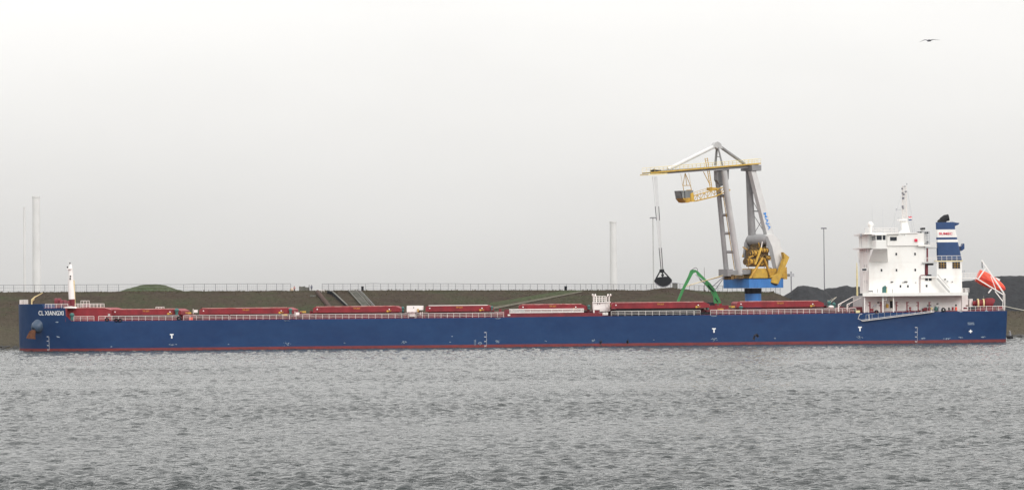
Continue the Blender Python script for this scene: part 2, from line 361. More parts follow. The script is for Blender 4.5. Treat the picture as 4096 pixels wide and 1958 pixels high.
# ramp path and its green verge up the slope
def ribbon(name, m, a, b, lift):
    mb = MB(); n = 40; V = []
    for i in range(n+1):
        t = i/n
        p0 = onslope(np.interp(t, [0, 1], [a[0][0], a[1][0]]), np.interp(t, [0, 1], [a[0][1], a[1][1]]))
        p1 = onslope(np.interp(t, [0, 1], [b[0][0], b[1][0]]), np.interp(t, [0, 1], [b[0][1], b[1][1]]))
        for k in range(4):
            p = p0.lerp(p1, k/3); V.append((p.x, p.y, zs(p.x, p.y)+lift))
    mb.add(V, [(i*4+j, i*4+4+j, i*4+5+j, i*4+1+j) for i in range(n) for j in range(3)], True)
    return mb.build(name, m, kind='structure')
ribbon('path', M['path'], ((1960, 1240), (2330, 1169)), ((1960, 1231), (2330, 1164)), 0.14)
ribbon('verge', M['verge'], ((1960, 1229), (2330, 1163)), ((1960, 1211), (2250, 1162)), 0.07)

# tussocks of grass over the slope and along the crest
mb = MB(); rs = random.Random(4)
def tuft(X, Y, h):
    z = zs(X, Y)-0.05
    for _ in range(3):
        a = rs.random()*6.28; w = 0.14+0.12*rs.random(); dx = math.cos(a)*w; dy = math.sin(a)*w; lx = rs.uniform(-.25, .25)*h; hh = h*rs.uniform(.6, 1.1)
        mb.add([(X-dx, Y-dy, z), (X+dx, Y+dy, z), (X+lx, Y+rs.uniform(-.2, .2)*h, z+hh)], [(0, 1, 2)])
for _ in range(3500):
    X = rs.uniform(-150, 150); t = rs.random(); t = 1-(1-t)*rs.random()*0.95 if rs.random() < 0.6 else t*0.97+0.03
    tuft(X, ysh(X)+(yc(X)-ysh(X))*max(0.07, t), rs.uniform(0.10, 0.28))
for _ in range(3600):
    X = rs.uniform(-150, 150); tuft(X, yc(X)+rs.uniform(-1.5, 1.5), rs.uniform(0.08, 0.26) if rs.random() < 0.93 else rs.uniform(0.3, 0.5))
mb.build('grass_tussocks', M['tuft'], kind='stuff', label='brown and green grass tussocks over the dike slope', cat='grass')

# rubble at the waterline
mb = MB()
for _ in range(1500):
    X = rs.uniform(-160, -95) if rs.random() < 0.5 else rs.uniform(100, 165)
    Y = ysh(X)+rs.uniform(-1.8, 2.6); r = rs.uniform(0.25, 0.6); z = zs(X, Y)
    V = [Vector((X, Y, z))+Vector((math.cos(k*1.2566+r)*r*rs.uniform(.7, 1.2), math.sin(k*1.2566+r)*r*rs.uniform(.7, 1.2), rs.uniform(-.1, .15))) for k in range(5)]
    V += [Vector((X+rs.uniform(-.1, .1), Y, z+r*rs.uniform(.5, .9))), Vector((X, Y, z-r*0.6))]
    mb.add(V, [(k, (k+1) % 5, 5) for k in range(5)]+[((k+1) % 5, k, 6) for k in range(5)])
mb.build('shore_rubble', M['rock'], kind='stuff', label='dark rubble stones along the water line', cat='rubble')

# ------------------------------------------------------------------ text, rails
def text2d(s, bold=0.012):
    cu = bpy.data.curves.new('t', 'FONT'); cu.body = s; cu.offset = bold; cu.resolution_u = 3
    o = bpy.data.objects.new('t', cu); col.objects.link(o); bpy.context.view_layer.update()
    me = bpy.data.meshes.new_from_object(o.evaluated_get(bpy.context.evaluated_depsgraph_get()))
    V = [(v.co.x, v.co.y) for v in me.vertices]; F = [tuple(p.vertices) for p in me.polygons]
    bpy.data.objects.remove(o); bpy.data.curves.remove(cu); bpy.data.meshes.remove(me)
    x0 = min(v[0] for v in V); x1 = max(v[0] for v in V); y0 = min(v[1] for v in V); y1 = max(v[1] for v in V)
    return [((x-x0)/(x1-x0), (y-y0)/(y1-y0)) for x, y in V], F
def lettering(name, s, O, U, W, m, parent, fy=None, bold=0.012, label=None):
    V, F = text2d(s, bold); O = Vector(O); U = Vector(U); W = Vector(W); P = []
    for a, b in V:
        p = O+U*a+W*b
        if fy: p.y = fy(p.x, p.z)
        P.append(p)
    mb = MB(); mb.add(P, F); return mb.build(name, m, parent, label=label)
def plettering(name, s, x0, y0, x1, y1, Y, m, parent, fy=None, bold=0.012, label=None):
    O = at(x0, y1, Y); U = at(x1, y1, Y)-O; W = at(x0, y0, Y)-O
    return lettering(name, s, O, U, W, m, parent, fy, bold, label)

_posts = {}
def post_mesh(h, r, m):
    k = (round(h, 2), r, m.name)
    if k not in _posts:
        b = MB(); b.tube([(0, 0, 0), (0, 0, h)], r, 5)
        me = bpy.data.meshes.new('post'); me.from_pydata(b.v, [], b.f); me.materials.append(m); _posts[k] = me
    return _posts[k]
def railing(pts, h, sp, bars, parent, m=None, r=0.045, rtop=0.055, name='railing', postname='post', rbar=0.03):
    m = m or M['rail']; mb = MB(); pts = [Vector(p) for p in pts]
    for k in range(bars):
        z = h*(k+1)/bars
        mb.tube([p+Vector((0, 0, z)) for p in pts], rtop if k == bars-1 else rbar, 5)
    o = mb.build(name, m, parent); me = post_mesh(h, r, m)
    for a, b in zip(pts[:-1], pts[1:]):
        n = max(1, round((b-a).length/sp))
        for i in range(n+(1 if b is pts[-1] else 0)):
            link(postname, me, o, a.lerp(b, i/n)-origin(o))
    return o

# ------------------------------------------------------------------ the bulk carrier
NEAR, BEAM = 650.0, 32.26; FAR = NEAR+BEAM; CL = NEAR+BEAM/2; HB = BEAM/2
XS = at(80, 1300, CL).x; XE = at(4029, 1300, NEAR+1.2).x
ship = thing('bulk_carrier', 'long blue bulk carrier with red hatches and white aft superstructure moored along the dike', 'ship', (0, CL, 0))
def zdeck(X): return float(np.interp(X, [-100, -17, 55, 108], [7.0, 6.9, 7.0, 7.25]))
def hb(X, z):
    s = max(0.0, X-XS-max(0.0, (2.0-z))*0.05); Le = 30-13*min(1, max(0, z/11)); h = HB
    if s < Le: h = HB*(1-(1-s/Le)**2.3)**(1/2.1)
    e = X-(XE-24)
    if e > 0: h = h*(1-(0.07+0.13*(1-min(1, max(0, z/7))))*(e/24)**2)
    return h
def hully(X, z): return CL-hb(X, z)
B = [at(px, 1240, 654).x for px in (172, 181, 271, 272.2, 294)]
def ztop(X):
    return float(np.interp(X, [XS, B[0], B[1], B[2], B[3], B[4]], [11.0, 11.0, 10.06, 10.06, 8.25, 7.0])) if X < B[4] else zdeck(X)
st = sorted(set([XS+0.001]+[XS+32*(i/40)**1.8 for i in range(1, 41)]+B+list(np.linspace(XS+34, XE-25, 60))+list(np.linspace(XE-24, XE, 12))))
def zl(X):
    t = ztop(X); return [-3, -0.5, 0.64]+[0.64+(t-0.64)*k/7 for k in range(1, 8)]
hm = MB(); nl = 10; V = []
for sgn in (-1, 1):
    for X in st:
        for z in zl(X): V.append((X, CL+sgn*hb(X, z), z))
ns = len(st); F0 = []; F1 = []
for si in range(2):
    for i in range(ns-1):
        for j in range(nl-1):
            q = [si*ns*nl+i*nl+j, si*ns*nl+(i+1)*nl+j, si*ns*nl+(i+1)*nl+j+1, si*ns*nl+i*nl+j+1]
            if si: q = q[::-1]
            (F0 if j < 2 else F1).append(tuple(q))
e0 = (ns-1)*nl; e1 = ns*nl+(ns-1)*nl
for j in range(nl-1): (F0 if j < 2 else F1).append((e0+j, e1+j, e1+j+1, e0+j+1))
hm.add(V, F1, True); hm.mi = 1; b_ = 0
for f in F0: hm.f.append(f); hm.m.append(1); hm.sm.append(True)
hull = hm.build('hull', [M['hull'], M['boot']], ship)
dm = MB(); V = []
sd = [x for x in st if x >= B[2]]
for X in sd: V += [(X, CL-hb(X, 6.9)+0.02, zdeck(X)-0.02), (X, CL+hb(X, 6.9)-0.02, zdeck(X)-0.02)]
dm.add(V, [(2*i, 2*i+2, 2*i+3, 2*i+1) for i in range(len(sd)-1)])
dm.build('deck', M['deckred'], ship)
dm = MB(); V = []; sd = [x for x in st if x <= B[2]]
for X in sd: V += [(X, CL-hb(X, 10)+0.02, 10.03), (X, CL+hb(X, 10)-0.02, 10.03)]
dm.add(V, [(2*i, 2*i+2, 2*i+3, 2*i+1) for i in range(len(sd)-1)])
dm.box(B[2]-0.05, B[2], hully(B[2], 8)+0.05, 2*CL-hully(B[2], 8)-0.05, 6.9, 10.02)
dm.build('forecastle_deck', M['deckred'], ship)

# marks on the hull side
def hy(X, z): return hully(X, z)-0.06
plettering('ship_name', 'CL XIANGXI', 150, 1242, 258, 1260, 652, M['markwhite'], hull, hy, 0.02, 'white ship name lettering CL XIANGXI')
for x, y0, y1 in ((687, 1334, 1352), (2856, 1311, 1329), (3440, 1305, 1323)):
    mb = MB()
    for a, b, c, d in ((x-7.5, y0, x+7.5, y0+4.8), (x-2.6, y0+4.4, x+2.6, y1)):
        p = at(a, d, 649.94); q = at(c, b, 649.94); mb.box(p.x, q.x, 649.94, 649.98, p.z, q.z)
    mb.build('tug_mark', M['markwhite'], hull, label='white letter T painted on the hull')
def draft(x, y0, y1, first):
    n = 4
    for i in range(n):
        yy = y0+(y1-y0)*i/(n-1)
        plettering('draught_figure', str(first-i*2)+'M', x-6, yy-2, x+.5, yy+2, 650, M['markwhite'], hull, hy, 0.02)
    mb = MB()
    for i in range(17):
        yy = y0+(y1-y0)*i/16; p = at(x+3, yy, 650); Y = hy(p.x, p.z)
        mb.box(p.x-.03, p.x+0.05, Y-0.005, Y+0.02, p.z-0.05, p.z+0.05)
    mb.build('draught_scale', M['markwhite'], hull, kind='stuff', label='column of small white draught ticks')
draft(183, 1346, 1399, 16); draft(1943, 1328, 1382, 16); draft(3666, 1308, 1365, 16)
mb = MB(); p = at(1920, 1372, 650); mb.disc_ring(p, 0.27, 0.36, -0.05, -0.02, 20); mb.box(p.x-.5, p.x+.5, 649.945, 649.975, p.z-.05, p.z+.05)
for k in (0.5, 0.25, 0, -0.25, -0.5): mb.box(p.x-1.4, p.x-0.95, 649.945, 649.975, p.z+k-.03+0.2, p.z+k+.03+0.2)
mb.box(p.x-1.0, p.x-.94, 649.945, 649.975, p.z-.5, p.z+1.0); mb.build('load_line_mark', M['markworn'], hull)
# worn star-shaped patches, small scuffs and frame marks
rs = random.Random(11); mb = MB()
def scuff(x, y, w, h, m):
    for _ in range(m):
        a = x+rs.gauss(0, w*0.35); b = y+rs.gauss(0, h*0.35); p = at(a, b, 650); sx_ = rs.uniform(.06, .3); sz_ = rs.uniform(.03, .1); Y = hy(p.x, p.z)+0.03
        mb.add([(p.x-sx_, Y, p.z+rs.uniform(-.05, .05)), (p.x, Y, p.z-sz_), (p.x+sx_, Y, p.z+rs.uniform(-.05, .05)), (p.x, Y, p.z+sz_)], [(0, 1, 2, 3)])
for x, y, w, h in ((686,1376,16,8),(1147,1372,18,8),(1615,1368,14,8),(1992,1363,14,7),(2373,1361,12,7),(2855,1355,16,8),(3440,1347,14,8),(1146,1281,20,2),(1990,1272,14,3),(2853,1262,16,3),
                   (3695,1352,12,5),(3790,1353,12,4),(3845,1349,10,4),(3940,1347,14,4),(225,1287,8,3),(226,1347,10,4),(3845,1246,8,3),(3948,1242,12,3)): scuff(x, y, w, h, 14)
for x, y in ((445,1385),(915,1376),(1378,1371),(1802,1367),(2182,1362),(2615,1358),(3100,1352),(1808,1343)): scuff(x, y, 4, 2, 4)
mb.build('worn_marks', M['markworn'], hull, kind='stuff', label='worn pale scuffs and frame marks on the hull paint')
mb = MB()
for x, y, w, h in ((2402,1367,9,12),(2512,1365,5,9),(3017,1350,5,14),(3030,1342,6,6)):
    for _ in range(10):
        p = at(x+rs.gauss(0, w*.4), y+rs.gauss(0, h*.4), 650); s_ = rs.uniform(.08, .25); Y = 649.965
        mb.add([(p.x-s_, Y, p.z), (p.x, Y, p.z-s_*1.6), (p.x+s_, Y, p.z), (p.x, Y, p.z+s_*1.6)], [(0, 1, 2, 3)])
mb.build('rust_stains', M['stain'], hull, kind='stuff', label='brown rust stains near the boot topping')
for y0, y1 in ((1288.5, 1291.5), (1294.5, 1298)):
    mb = MB(); x = 3873.0
    while x < 3898:
        w = rs.uniform(1.2, 2.2); p = at(x, y1, 650); q = at(x+w, y0, 650); Y = hy(p.x, p.z)+0.02
        mb.box(p.x, q.x, Y, Y+.02, p.z, q.z); x += w+0.7
    mb.build('stern_lettering', M['markworn'], hull, label='small pale line of lettering near the stern')
mb = MB(); p = at(3885, 1324, 650); Y = hy(p.x, p.z); mb.box(p.x-.4, p.x+.4, Y, Y+.03, p.z-.12, p.z+.12); mb.box(p.x-.12, p.x+.12, Y-.004, Y+.03, p.z-.4, p.z+.4)
mb.build('cross_mark', M['markwhite'], hull, label='white cross painted near the stern')

# anchor in its bolster
p = at(143, 1290, 652); yb = hully(p.x, 6.0)
mb = MB(); a = Vector((p.x+1.2, yb+1.2, 7.0)); b = Vector((p.x-0.5, yb-1.0, 5.2))
mb.tube([a, a.lerp(b, .75), b, b+Vector((-.12, -.12, -.12))], [1.6, 1.45, 1.1, 0.7], 18)
mb.build('anchor_bolster', M['bolster'], ship, label='pale blue anchor bolster swelling from the bow')
mb = MB(); c = b+Vector((-0.2, -0.45, -0.2)); dr = Vector((-0.30, -0.10, -1)).normalized(); sd_ = Vector((1, 0.3, -0.1)).normalized()
mb.tube([b+Vector((.2, .3, .3)), c+dr*1.7], [.30, .26], 8); e = c+dr*1.9
mb.prism([c-sd_*.42, c+sd_*.42, e+sd_*.95, e-sd_*.95], Vector((-.05, -.28, 0)))
mb.beam(e-sd_*1.0, e+sd_*1.0, 0.6, 0.45)
for k in (-1, 1): mb.prism([e+sd_*k*.95, e+sd_*k*.45, c+dr*.2+sd_*k*.62], Vector((-.1, -.5, 0)))
mb.build('anchor', M['rust'], ship, label='rusty brown stockless anchor housed on the bow')

# forecastle gear: bulwark rails, small davit, winches, foremast
r_ = lambda pts, Y, h, sp, bars, **k: railing([at(x, y, Y) for x, y in pts], h, sp, bars, ship, **k)
zf = lambda px, Y, z: Vector((at(px, 1220, Y).x, Y, z))
railing([zf(79, 664, 11.0), zf(95, 660, 11.0), zf(112, 657, 11.0)], 1.0, 0.7, 3, ship)
railing([zf(112, 676, 11.0), zf(95, 671, 11.0), zf(80, 667, 11.0)], 1.0, 0.7, 3, ship)
mb = MB(); mb.tube([zf(127, 657.5, 10.0), zf(127, 657.5, 12.2)], 0.16, 8); mb.tube([at(127, 1199, 657.5), at(140, 1187, 657.5), at(170, 1171, 657.5)], [.2, .15, .08], 8)
mb.tube([at(127, 1206, 657.5), at(138, 1196, 657.5)], .07, 6); mb.build('bow_davit', M['cream'], ship)
railing([zf(181, 655.3, 10.06), zf(205, 653.5, 10.06), zf(246, 652.2, 10.06), zf(272, 652, 10.06)], 0.95, 1.5, 3, ship)
mb = MB()
for x, w, yt in ((232, 22, 1192), (254, 20, 1199), (268, 14, 1203)):
    for k in range(3):
        c = at(x+(k-1)*w*0.3, yt+14, 662+k*1.5); mb.tube([c-Vector((.35, 0, 0)), c+Vector((.35, 0, 0))], 0.85-0.15*(k % 2), 12)
    mb.pbox(x-w/2, yt+10, x+w/2, 1231, 662, 665)
mb.box(at(222, 1220, 661).x, at(272, 1220, 661).x, 660.5, 670, 10.03, 10.6)
mb.build('mooring_winch', M['darkred'], ship, label='dark red mooring winches on the forecastle')
mb = MB(); mb.pbox(241, 1222, 251, 1232, 652.4, 653.2); mb.build('fairlead', M['hull'], ship)
mb = MB(); mb.pprism([(251, 1231), (262, 1225), (275, 1224), (298, 1227), (302, 1232)], 653, 656); mb.build('canvas_cover', M['white'], ship)
mb = MB()
mb.tube([at(287, 1196, CL), at(283.5, 1140, CL), at(281.5, 1072, CL)], [0.72, 0.66, 0.48], 16)
mb.tube([at(281.5, 1072, CL), at(281, 1056, CL)], [.48, .3], 12)
mb.pbox(268, 1072, 286, 1076, CL-0.9, CL+0.9); mb.tube([at(278, 1072, CL), at(277, 1056, CL), at(275, 1040, CL)], [.07, .06, .04], 6)
mb.tube([at(280, 1058, CL), at(280, 1049, CL)], .12, 6)
fm = mb.build('foremast', M['white'], ship, label='white pole foremast on the forecastle')
mb = MB(); mb.tube([at(294, 1120, CL+1), at(298.5, 1232, CL+1)], 0.26, 8); mb.build('mast_leg', M['cream'], fm)
mb = MB(); mb.tube([at(287, 1196, CL), at(287, 1232, CL)], 0.75, 14); mb.build('mast_foot', M['darkred'], fm)
for x, y in ((270, 1068), (279.5, 1052), (282, 1104), (281, 1114)): MB().tube([at(x, y-3, CL-0.8), at(x, y+3, CL-0.8)], 0.16, 6).build('mast_lamp', M['dark'], fm)
# forecastle house (red) and rails on it
mb = MB(); mb.prism([at(272.6, 1232, 655), at(417, 1230.5, 655), at(443, 1238, 655), at(443, 1284, 655), at(272.6, 1285, 655)], (0, 22, 0)); mb.build('forecastle_house', M['deckred'], ship)
mb = MB(); mb.tube([at(302, 1230.5, 654.95), at(417, 1229.5, 654.95), at(443, 1236.5, 654.95)], 0.09, 6); mb.build('edge_trim', M['pink'], ship)
for pts, Y in (([(300, 1231), (360, 1231)], 658), ([(358, 1231), (417, 1231)], 656), ([(310, 1231), (417, 1231)], 674)):
    railing([at(x, y, Y) for x, y in pts], 1.0, 0.85, 3, ship)
railing([at(323, 1231, 660), at(358, 1231, 660)], 1.7, 0.8, 4, ship)
mb = MB()
for x in (330, 340, 350): mb.pbox(x, 1212+rs.random()*4, x+6, 1231, 661, 662.5)
mb.build('vent_box', M['darkred'], ship)
def vent(px, py, Y, w, h, m=None, name='ventilator'):
    c = at(px, py, Y); mb = MB(); mb.tube([c, c+Vector((0, 0, h*0.6))], w*0.32, 10); mb.ball(c+Vector((0, 0, h*0.72)), w/2, w/2, h*0.3, 12, 8)
    return mb.build(name, m or M['teal'], ship)
vent(288, 1280, 651.5, 1.15, 1.7)

# hatches
HT = [(443, 1236.5, 725, 1235), (797, 1234, 1170, 1228.5), (1252, 1227, 1602, 1223), (1702, 1222.5, 1973, 1219.5), (2075, 1218, 2348, 1215), (2447, 1210.5, 2838, 1206), (2947, 1205.5, 3296, 1203)]
for i, (x0, y0, x1, y1) in enumerate(HT):
    Yn, Yf = (657.5, 674.8) if i != 5 else (651.6, 660.6)
    zt = (at(x0, y0, Yn).z+at(x1, y1, Yn).z)/2; X0 = at(x0, 1230, Yn).x; X1 = at(x1, 1230, Yn).x
    h = 1.35
    mb = MB(); e = 1.2
    mb.prism([(X0, Yn, zt-h), (X1, Yn, zt-h), (X1, Yn, zt-0.5), (X1-e, Yn, zt), (X0+e*.4, Yn, zt), (X0, Yn, zt-0.35)], (0, Yf-Yn, 0))
    cov = mb.build('hatch_cover', M['deckred'], ship)
    nb = 9
    for k in range(1, nb): X = X0+(X1-X0)*k/nb; MB().box(X-.08, X+.08, Yn-.12, Yn-.01, zt-h+.08, zt-.12).build('stiffener', M['deckred'], cov)
    mb = MB(); mb.box(X0+e*.6, X1-e*1.1, Yn-0.07, Yn+.12, zt-0.03, zt+0.13); mb.build('edge_trim', M['pink'] if i != 3 else M['rail'], cov)
    for px in (x0+17, x1-45): MB().ball(at(px, (y0+y1)/2+11, Yn-.1), .16, .08, .16, 8, 6).build('white_knob', M['markwhite'], cov)
    xm = (x0+x1)/2
    plettering('hatch_lettering', 'TP-33T', xm-14, (y0+y1)/2+4, xm+14, (y0+y1)/2+10.5, Yn-0.1, M['markyellow'], cov, None, 0.02, 'small yellow lettering on the hatch cover')
    cm = MB(); zd = zdeck((X0+X1)/2)
    ca, cb2 = (658.3, 674) if i != 5 else (660.2, 672)
    cm.box(X0+.5, X1-.7, ca, cb2, zd-0.05, zt-h-0.12)
    n = int((X1-X0)/2.2)
    for k in range(n+1):
        X = X0+.7+(X1-X0-1.8)*k/n
        cm.prism([(X, ca, zt-h-.15), (X, ca, zd), (X, ca-0.75, zd)], (0.09, 0, 0))
    cm.build('hatch_coaming', M['darkred'], ship)
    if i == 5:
        mb = MB(); mb.box(X0+1.0, X1-3.0, 652.0, 652.12, zd+0.1, zt-h+.02); mb.build('cover_shade_sheet', M['black'], ship, label='black sheet standing for the shade under the rolled out hatch cover')  # added black sheet, stands in for the shade beneath the rolled out cover
        mb = MB(); mb.box(X0, X1, 671.5, 680.5, zt-h, zt); mb.build('hatch_cover', M['deckred'], ship)
    # yellow locking arm
    mb = MB(); q = at(x1-52, (y0+y1)/2+19, Yn-.5); mb.ball(q, .28, .2, .26, 8, 6); mb.tube([q, q+Vector((.9, 0, .14))], .08, 6)
    mb.build('locking_arm', M['yellow'], ship)
# gear on the cross decks between hatches
GAPS = [(725, 797), (1170, 1252), (1602, 1702), (1973, 2075), (2348, 2447), (2838, 2947), (3296, 3450)]
for i, (a, b) in enumerate(GAPS):
    mb = MB(); zd = zdeck(at((a+b)/2, 1250, 660).x); X0 = at(a, 1250, 660).x-1; X1 = at(b, 1250, 660).x+1
    mb.box(X0, X1, 660, 672, zd, zd+1.15)
    for k in range(3): mb.tube([(X0, 658.5+k*.5, zd+.45+.3*k), (X1, 658.5+k*.5, zd+.45+.3*k)], .12, 6)
    for k in range(4): x = rs.uniform(X0+.6, X1-.6); mb.box(x-.3, x+.3, 659, 660.5, zd, zd+rs.uniform(1.1, 1.9))
    mb.build('cross_deck', M['darkred'], ship)
for px, py, w, h in ((707, 1258, 1.1, 1.5), (1162, 1254, .9, 1.3), (1968, 1240, .6, 1.0), (2356, 1236, .8, 1.0), (2830, 1238, 1.1, 1.4), (2964, 1240, 1.0, 1.0), (1612, 1246, .7, 1.2), (3317, 1230, 1.0, 1.6), (3336, 1234, .9, 1.5)):
    vent(px, py, 657, w, h)
for px, py in ((757, 1251), (1216, 1246.5), (1142, 1258), (2446, 1222), (2931, 1226), (2886, 1236), (436, 1254)):
    mb = MB(); c = at(px, py, 656.5); mb.box(c.x-.35, c.x+.45, 656.3, 656.8, c.z-.18, c.z+.2); mb.tube([c, c+Vector((-.9, 0, .1))], .09, 6); mb.build('yellow_valve', M['yellow'], ship)
for px, py in ((783, 1244), (1190, 1254), (432, 1258)):
    mb = MB(); c = at(px, py, 657); mb.box(c.x-.4, c.x+.4, 656.8, 657.6, c.z-.3, c.z+.35); mb.tube([c+Vector((-.6, 0, -.6)), c+Vector((-.6, 0, .6))], .07, 6); mb.build('control_box', M['white'], ship)
mb = MB(); mb.pbox(432, 1254, 440, 1262, 654.5, 655); mb.build('notice_board', M['palegrey'], ship)
mb = MB(); c = at(640, 1237, 666); railing([c+Vector((-1, 0, 0)), c+Vector((1, 0, 0))], .6, .7, 2, ship)

# deck house with lattice notch between hatches three and four
mb = MB(); mb.pbox(1627, 1222, 1672, 1247, 656.5, 664); mb.pbox(1672, 1222, 1691, 1239, 656.8, 663); mb.pbox(1638, 1247, 1661, 1264, 657.5, 662)
h1 = mb.build('deck_house', M['white'], ship, label='small white deck house on a narrow foot')
mb = MB(); mb.pbox(1669, 1234, 1675, 1246, 656.1, 656.45); mb.build('valve', M['yellow'], h1)
mb = MB(); mb.pbox(1653, 1227, 1656, 1231, 656.42, 656.5); mb.build('lamp', M['dark'], h1)
mb = MB(); mb.pbox(1680, 1246, 1682, 1262, 656.6, 656.8); mb.pbox(1688, 1246, 1690, 1262, 656.6, 656.8); mb.build('house_leg', M['rail'], h1)
# mast house between hatches five and six
mb = MB(); mb.pbox(2373, 1207.5, 2438, 1238, 656, 663); mb.pbox(2372, 1207, 2443, 1209.5, 655.7, 663.5)
mb.pbox(2373, 1237, 2379, 1252, 656, 657); mb.pbox(2399, 1237, 2438, 1244, 656, 663)
h2 = mb.build('mast_house', M['white'], ship, label='white deck house with railed roof and corner floodlights')
mb = MB(); mb.pbox(2379, 1236, 2400, 1262, 656.6, 663); mb.build('house_base', M['darkred'], h2)
p0 = at(2376, 1207.3, 656); p1 = at(2440, 1207.3, 656)
for Y in (656.1, 662.5):
    mb = MB()
    for z in (.5, .9, 1.35): mb.tube([(p0.x, Y, p0.z+z), (p1.x-1, Y, p0.z+z)], .06, 5)
    o = mb.build('roof_railing', M['rail'], h2)
    for k in range(5): X = p0.x+(p1.x-1-p0.x)*k/4; link('post', post_mesh(1.35, .06, M['rail']), o, Vector((X, Y, p0.z))-origin(o))
for x, dx, Y in ((2377, -6, 656), (2387, -6, 662.5), (2426, 6, 662.5), (2436, 6, 656)):
    mb = MB(); b0 = at(x, 1207.3, Y); t0 = at(x, 1187, Y); t1 = at(x+dx, 1181, Y); mb.tube([b0, t0, t1], .08, 6); mb.ball(at(x+dx, 1179, Y), .22, .22, .28, 8, 6); mb.build('floodlight', M['rail'], h2)
mb = MB()
for X in (p1.x-.8, p1.x-.1):
    mb.tube([(X, 655.6, p0.z-2.1), (X, 655.6, p0.z+1.2)], .05, 5)
for k in range(11): z = p0.z-2+.3*k; mb.tube([(p1.x-.8, 655.6, z), (p1.x-.1, 655.6, z)], .03, 4)
mb.build('ladder', M['rail'], h2)
mb = MB(); mb.pbox(2389, 1211, 2391, 1217, 655.9, 656); mb.pbox(2397, 1212, 2401, 1215, 655.9, 656); mb.build('sign_plate', M['dark'], h2)
# stowed gangway on the bulwark beside hatch five
mb = MB(); a0 = at(2036, 1237.5, 650.6); a1 = at(2335, 1234.5, 650.6); b0 = at(2036, 1250.5, 650.6); b1 = at(2335, 1247, 650.6)
for Y in (0, 1.0):
    o_ = Vector((0, Y, 0))
    for p, q, r in ((a0, a1, .11), (b0, b1, .11), (a0.lerp(b0, .38), a1.lerp(b1, .38), .055), (a0.lerp(b0, .68), a1.lerp(b1, .68), .055)): mb.tube([p+o_, q+o_], r, 6)
    for k in range(29):
        t = k/28
        if k % 4 and k not in (1, 27): continue
        u = a0.lerp(a1, t)+o_; d = b0.lerp(b1, t)+o_; mb.tube([u, d], .045, 5)
        if k < 28 and k % 2: mb.tube([u, b0.lerp(b1, (k+1)/28)+o_], .035, 4)
gw = mb.build('stowed_gangway', M['rail'], ship, label='pale aluminium gangway truss stowed along the deck edge')
mb = MB(); pa = at(2036, 1244, 650.9); pb = at(2100, 1243.5, 650.9); mb.box(pa.x, pb.x, 650.85, 650.9, pa.z-.33, pa.z+.36); mb.build('side_panel', M['steel'], gw)
mb = MB(); pa = at(2018, 1252, 650.25); pb = at(2410, 1248, 650.25); mb.box(pa.x, pb.x, 650.3, 650.36, zdeck(10)-.1, zdeck(10)+.82)
mb.box(pa.x, pa.x+1.1, 650.36, 651.5, zdeck(0), zdeck(0)+1.75); mb.build('bulwark', M['darkred'], ship)
mb = MB(); mb.pbox(2031, 1256, 2041, 1262, 650.05, 650.25); mb.build('sign_plate', M['rail'], ship)
mb = MB(); c = at(2378, 1247, 650.8); mb.pbox(2379, 1240, 2399, 1262, 650.9, 652.5); mb.build('gangway_winch', M['darkred'], ship)
mb = MB()
for k in range(5): y = 1250+k*2.2; mb.tube([at(2395, y, 650.6), at(2432, y-0.6, 650.6)], .07, 5)
mb.build('pipe_run', M['rail'], ship)

# main deck rails, section by section
def deckrail(x0, x1):
    n = max(2, int((x1-x0)/150)+1); P = []
    for k in range(n):
        px = x0+(x1-x0)*k/(n-1); X = at(px, 1262, 650.25).x; P.append(Vector((X, hully(X, 6.9)+.22, zdeck(X))))
    return railing(P, 1.06, 1.5, 3, ship)
for a, b in ((294, 376), (394, 716), (734, 915), (920, 1660), (1664, 2015), (2445, 2775), (2778, 2802), (2842, 3288), (3290, 3424)): deckrail(a, b)
mb = MB(); mb.pbox(376, 1264, 394, 1284, 650.5, 651.2); mb.build('bulwark', M['deckred'], ship)
def fairlead(px, py, w=.85):
    c = at(px, py, 650.2); mb = MB(); mb.disc_ring(c+Vector((0, 0, -.1)), w*.22, w*.58, -.2, .35, 16); mb.box(c.x-w*.6, c.x+w*.6, 650.05, 650.5, c.z-w*.65, c.z-.35); return mb.build('fairlead', M['dark'], ship)
for px, py in ((428, 1276), (716, 1270), (465, 1279), (480, 1279), (3506, 1245), (3774, 1236)): fairlead(px, py)
mb = MB(); mb.pbox(2802, 1247, 2841, 1256, 650.15, 650.7); mb.build('roller_fairlead', M['dark'], ship)
mb = MB(); mb.pbox(756, 1268, 770, 1278, 650.9, 651.8); mb.build('bollard', M['orange'], ship)
for px in (320, 345, 905, 1168, 1625, 1690, 2866, 2910, 3380, 3405):
    mb = MB(); X = at(px, 1265, 652).x
    for k in (-.4, .4): mb.tube([(X+k, 652.2, zdeck(X)), (X+k, 652.2, zdeck(X)+.75)], .2, 8)
    mb.build('bollard', M['darkred'], ship)

# ------------------------------------------------------------------ aft superstructure
S = lambda u, v: (3380+u/2.0517, 700+v/2.0517)
HN, HF = 657.2, 674.5                                  # accommodation block sides
def part(name, m, *boxes, parent=None, label=None):
    mb = MB()
    for b in boxes: mb.pbox(*b)
    return mb.build(name, m, parent or ship, label=label)
lower = part('lower_house', M['white'], (3462, 1181, 3845, 1246, 654.2, 678))
_a = at(3450.5, 1176, 650.15).x; _b = at(3873, 1176, 650.15).x; _t = at(3661, 1169.5, 650.15).z; _l = at(3661, 1182.5, 650.15).z
ad = MB().prism([(_a, 650.15, _l), (_b, 650.15, _l), (_b, 682.1, _l), (_a+4.3, 682.1, _l), (_a+.6, 654.5, _l)], (0, 0, _t-_l)).build('upper_deck', M['white'], ship, label='thick white edge of the boat deck')
acc = part('accommodation_block', M['white'], (3475, 932, 3697, 1171, HN, HF), (3697, 985, 3702, 1050, HN+.3, HF))
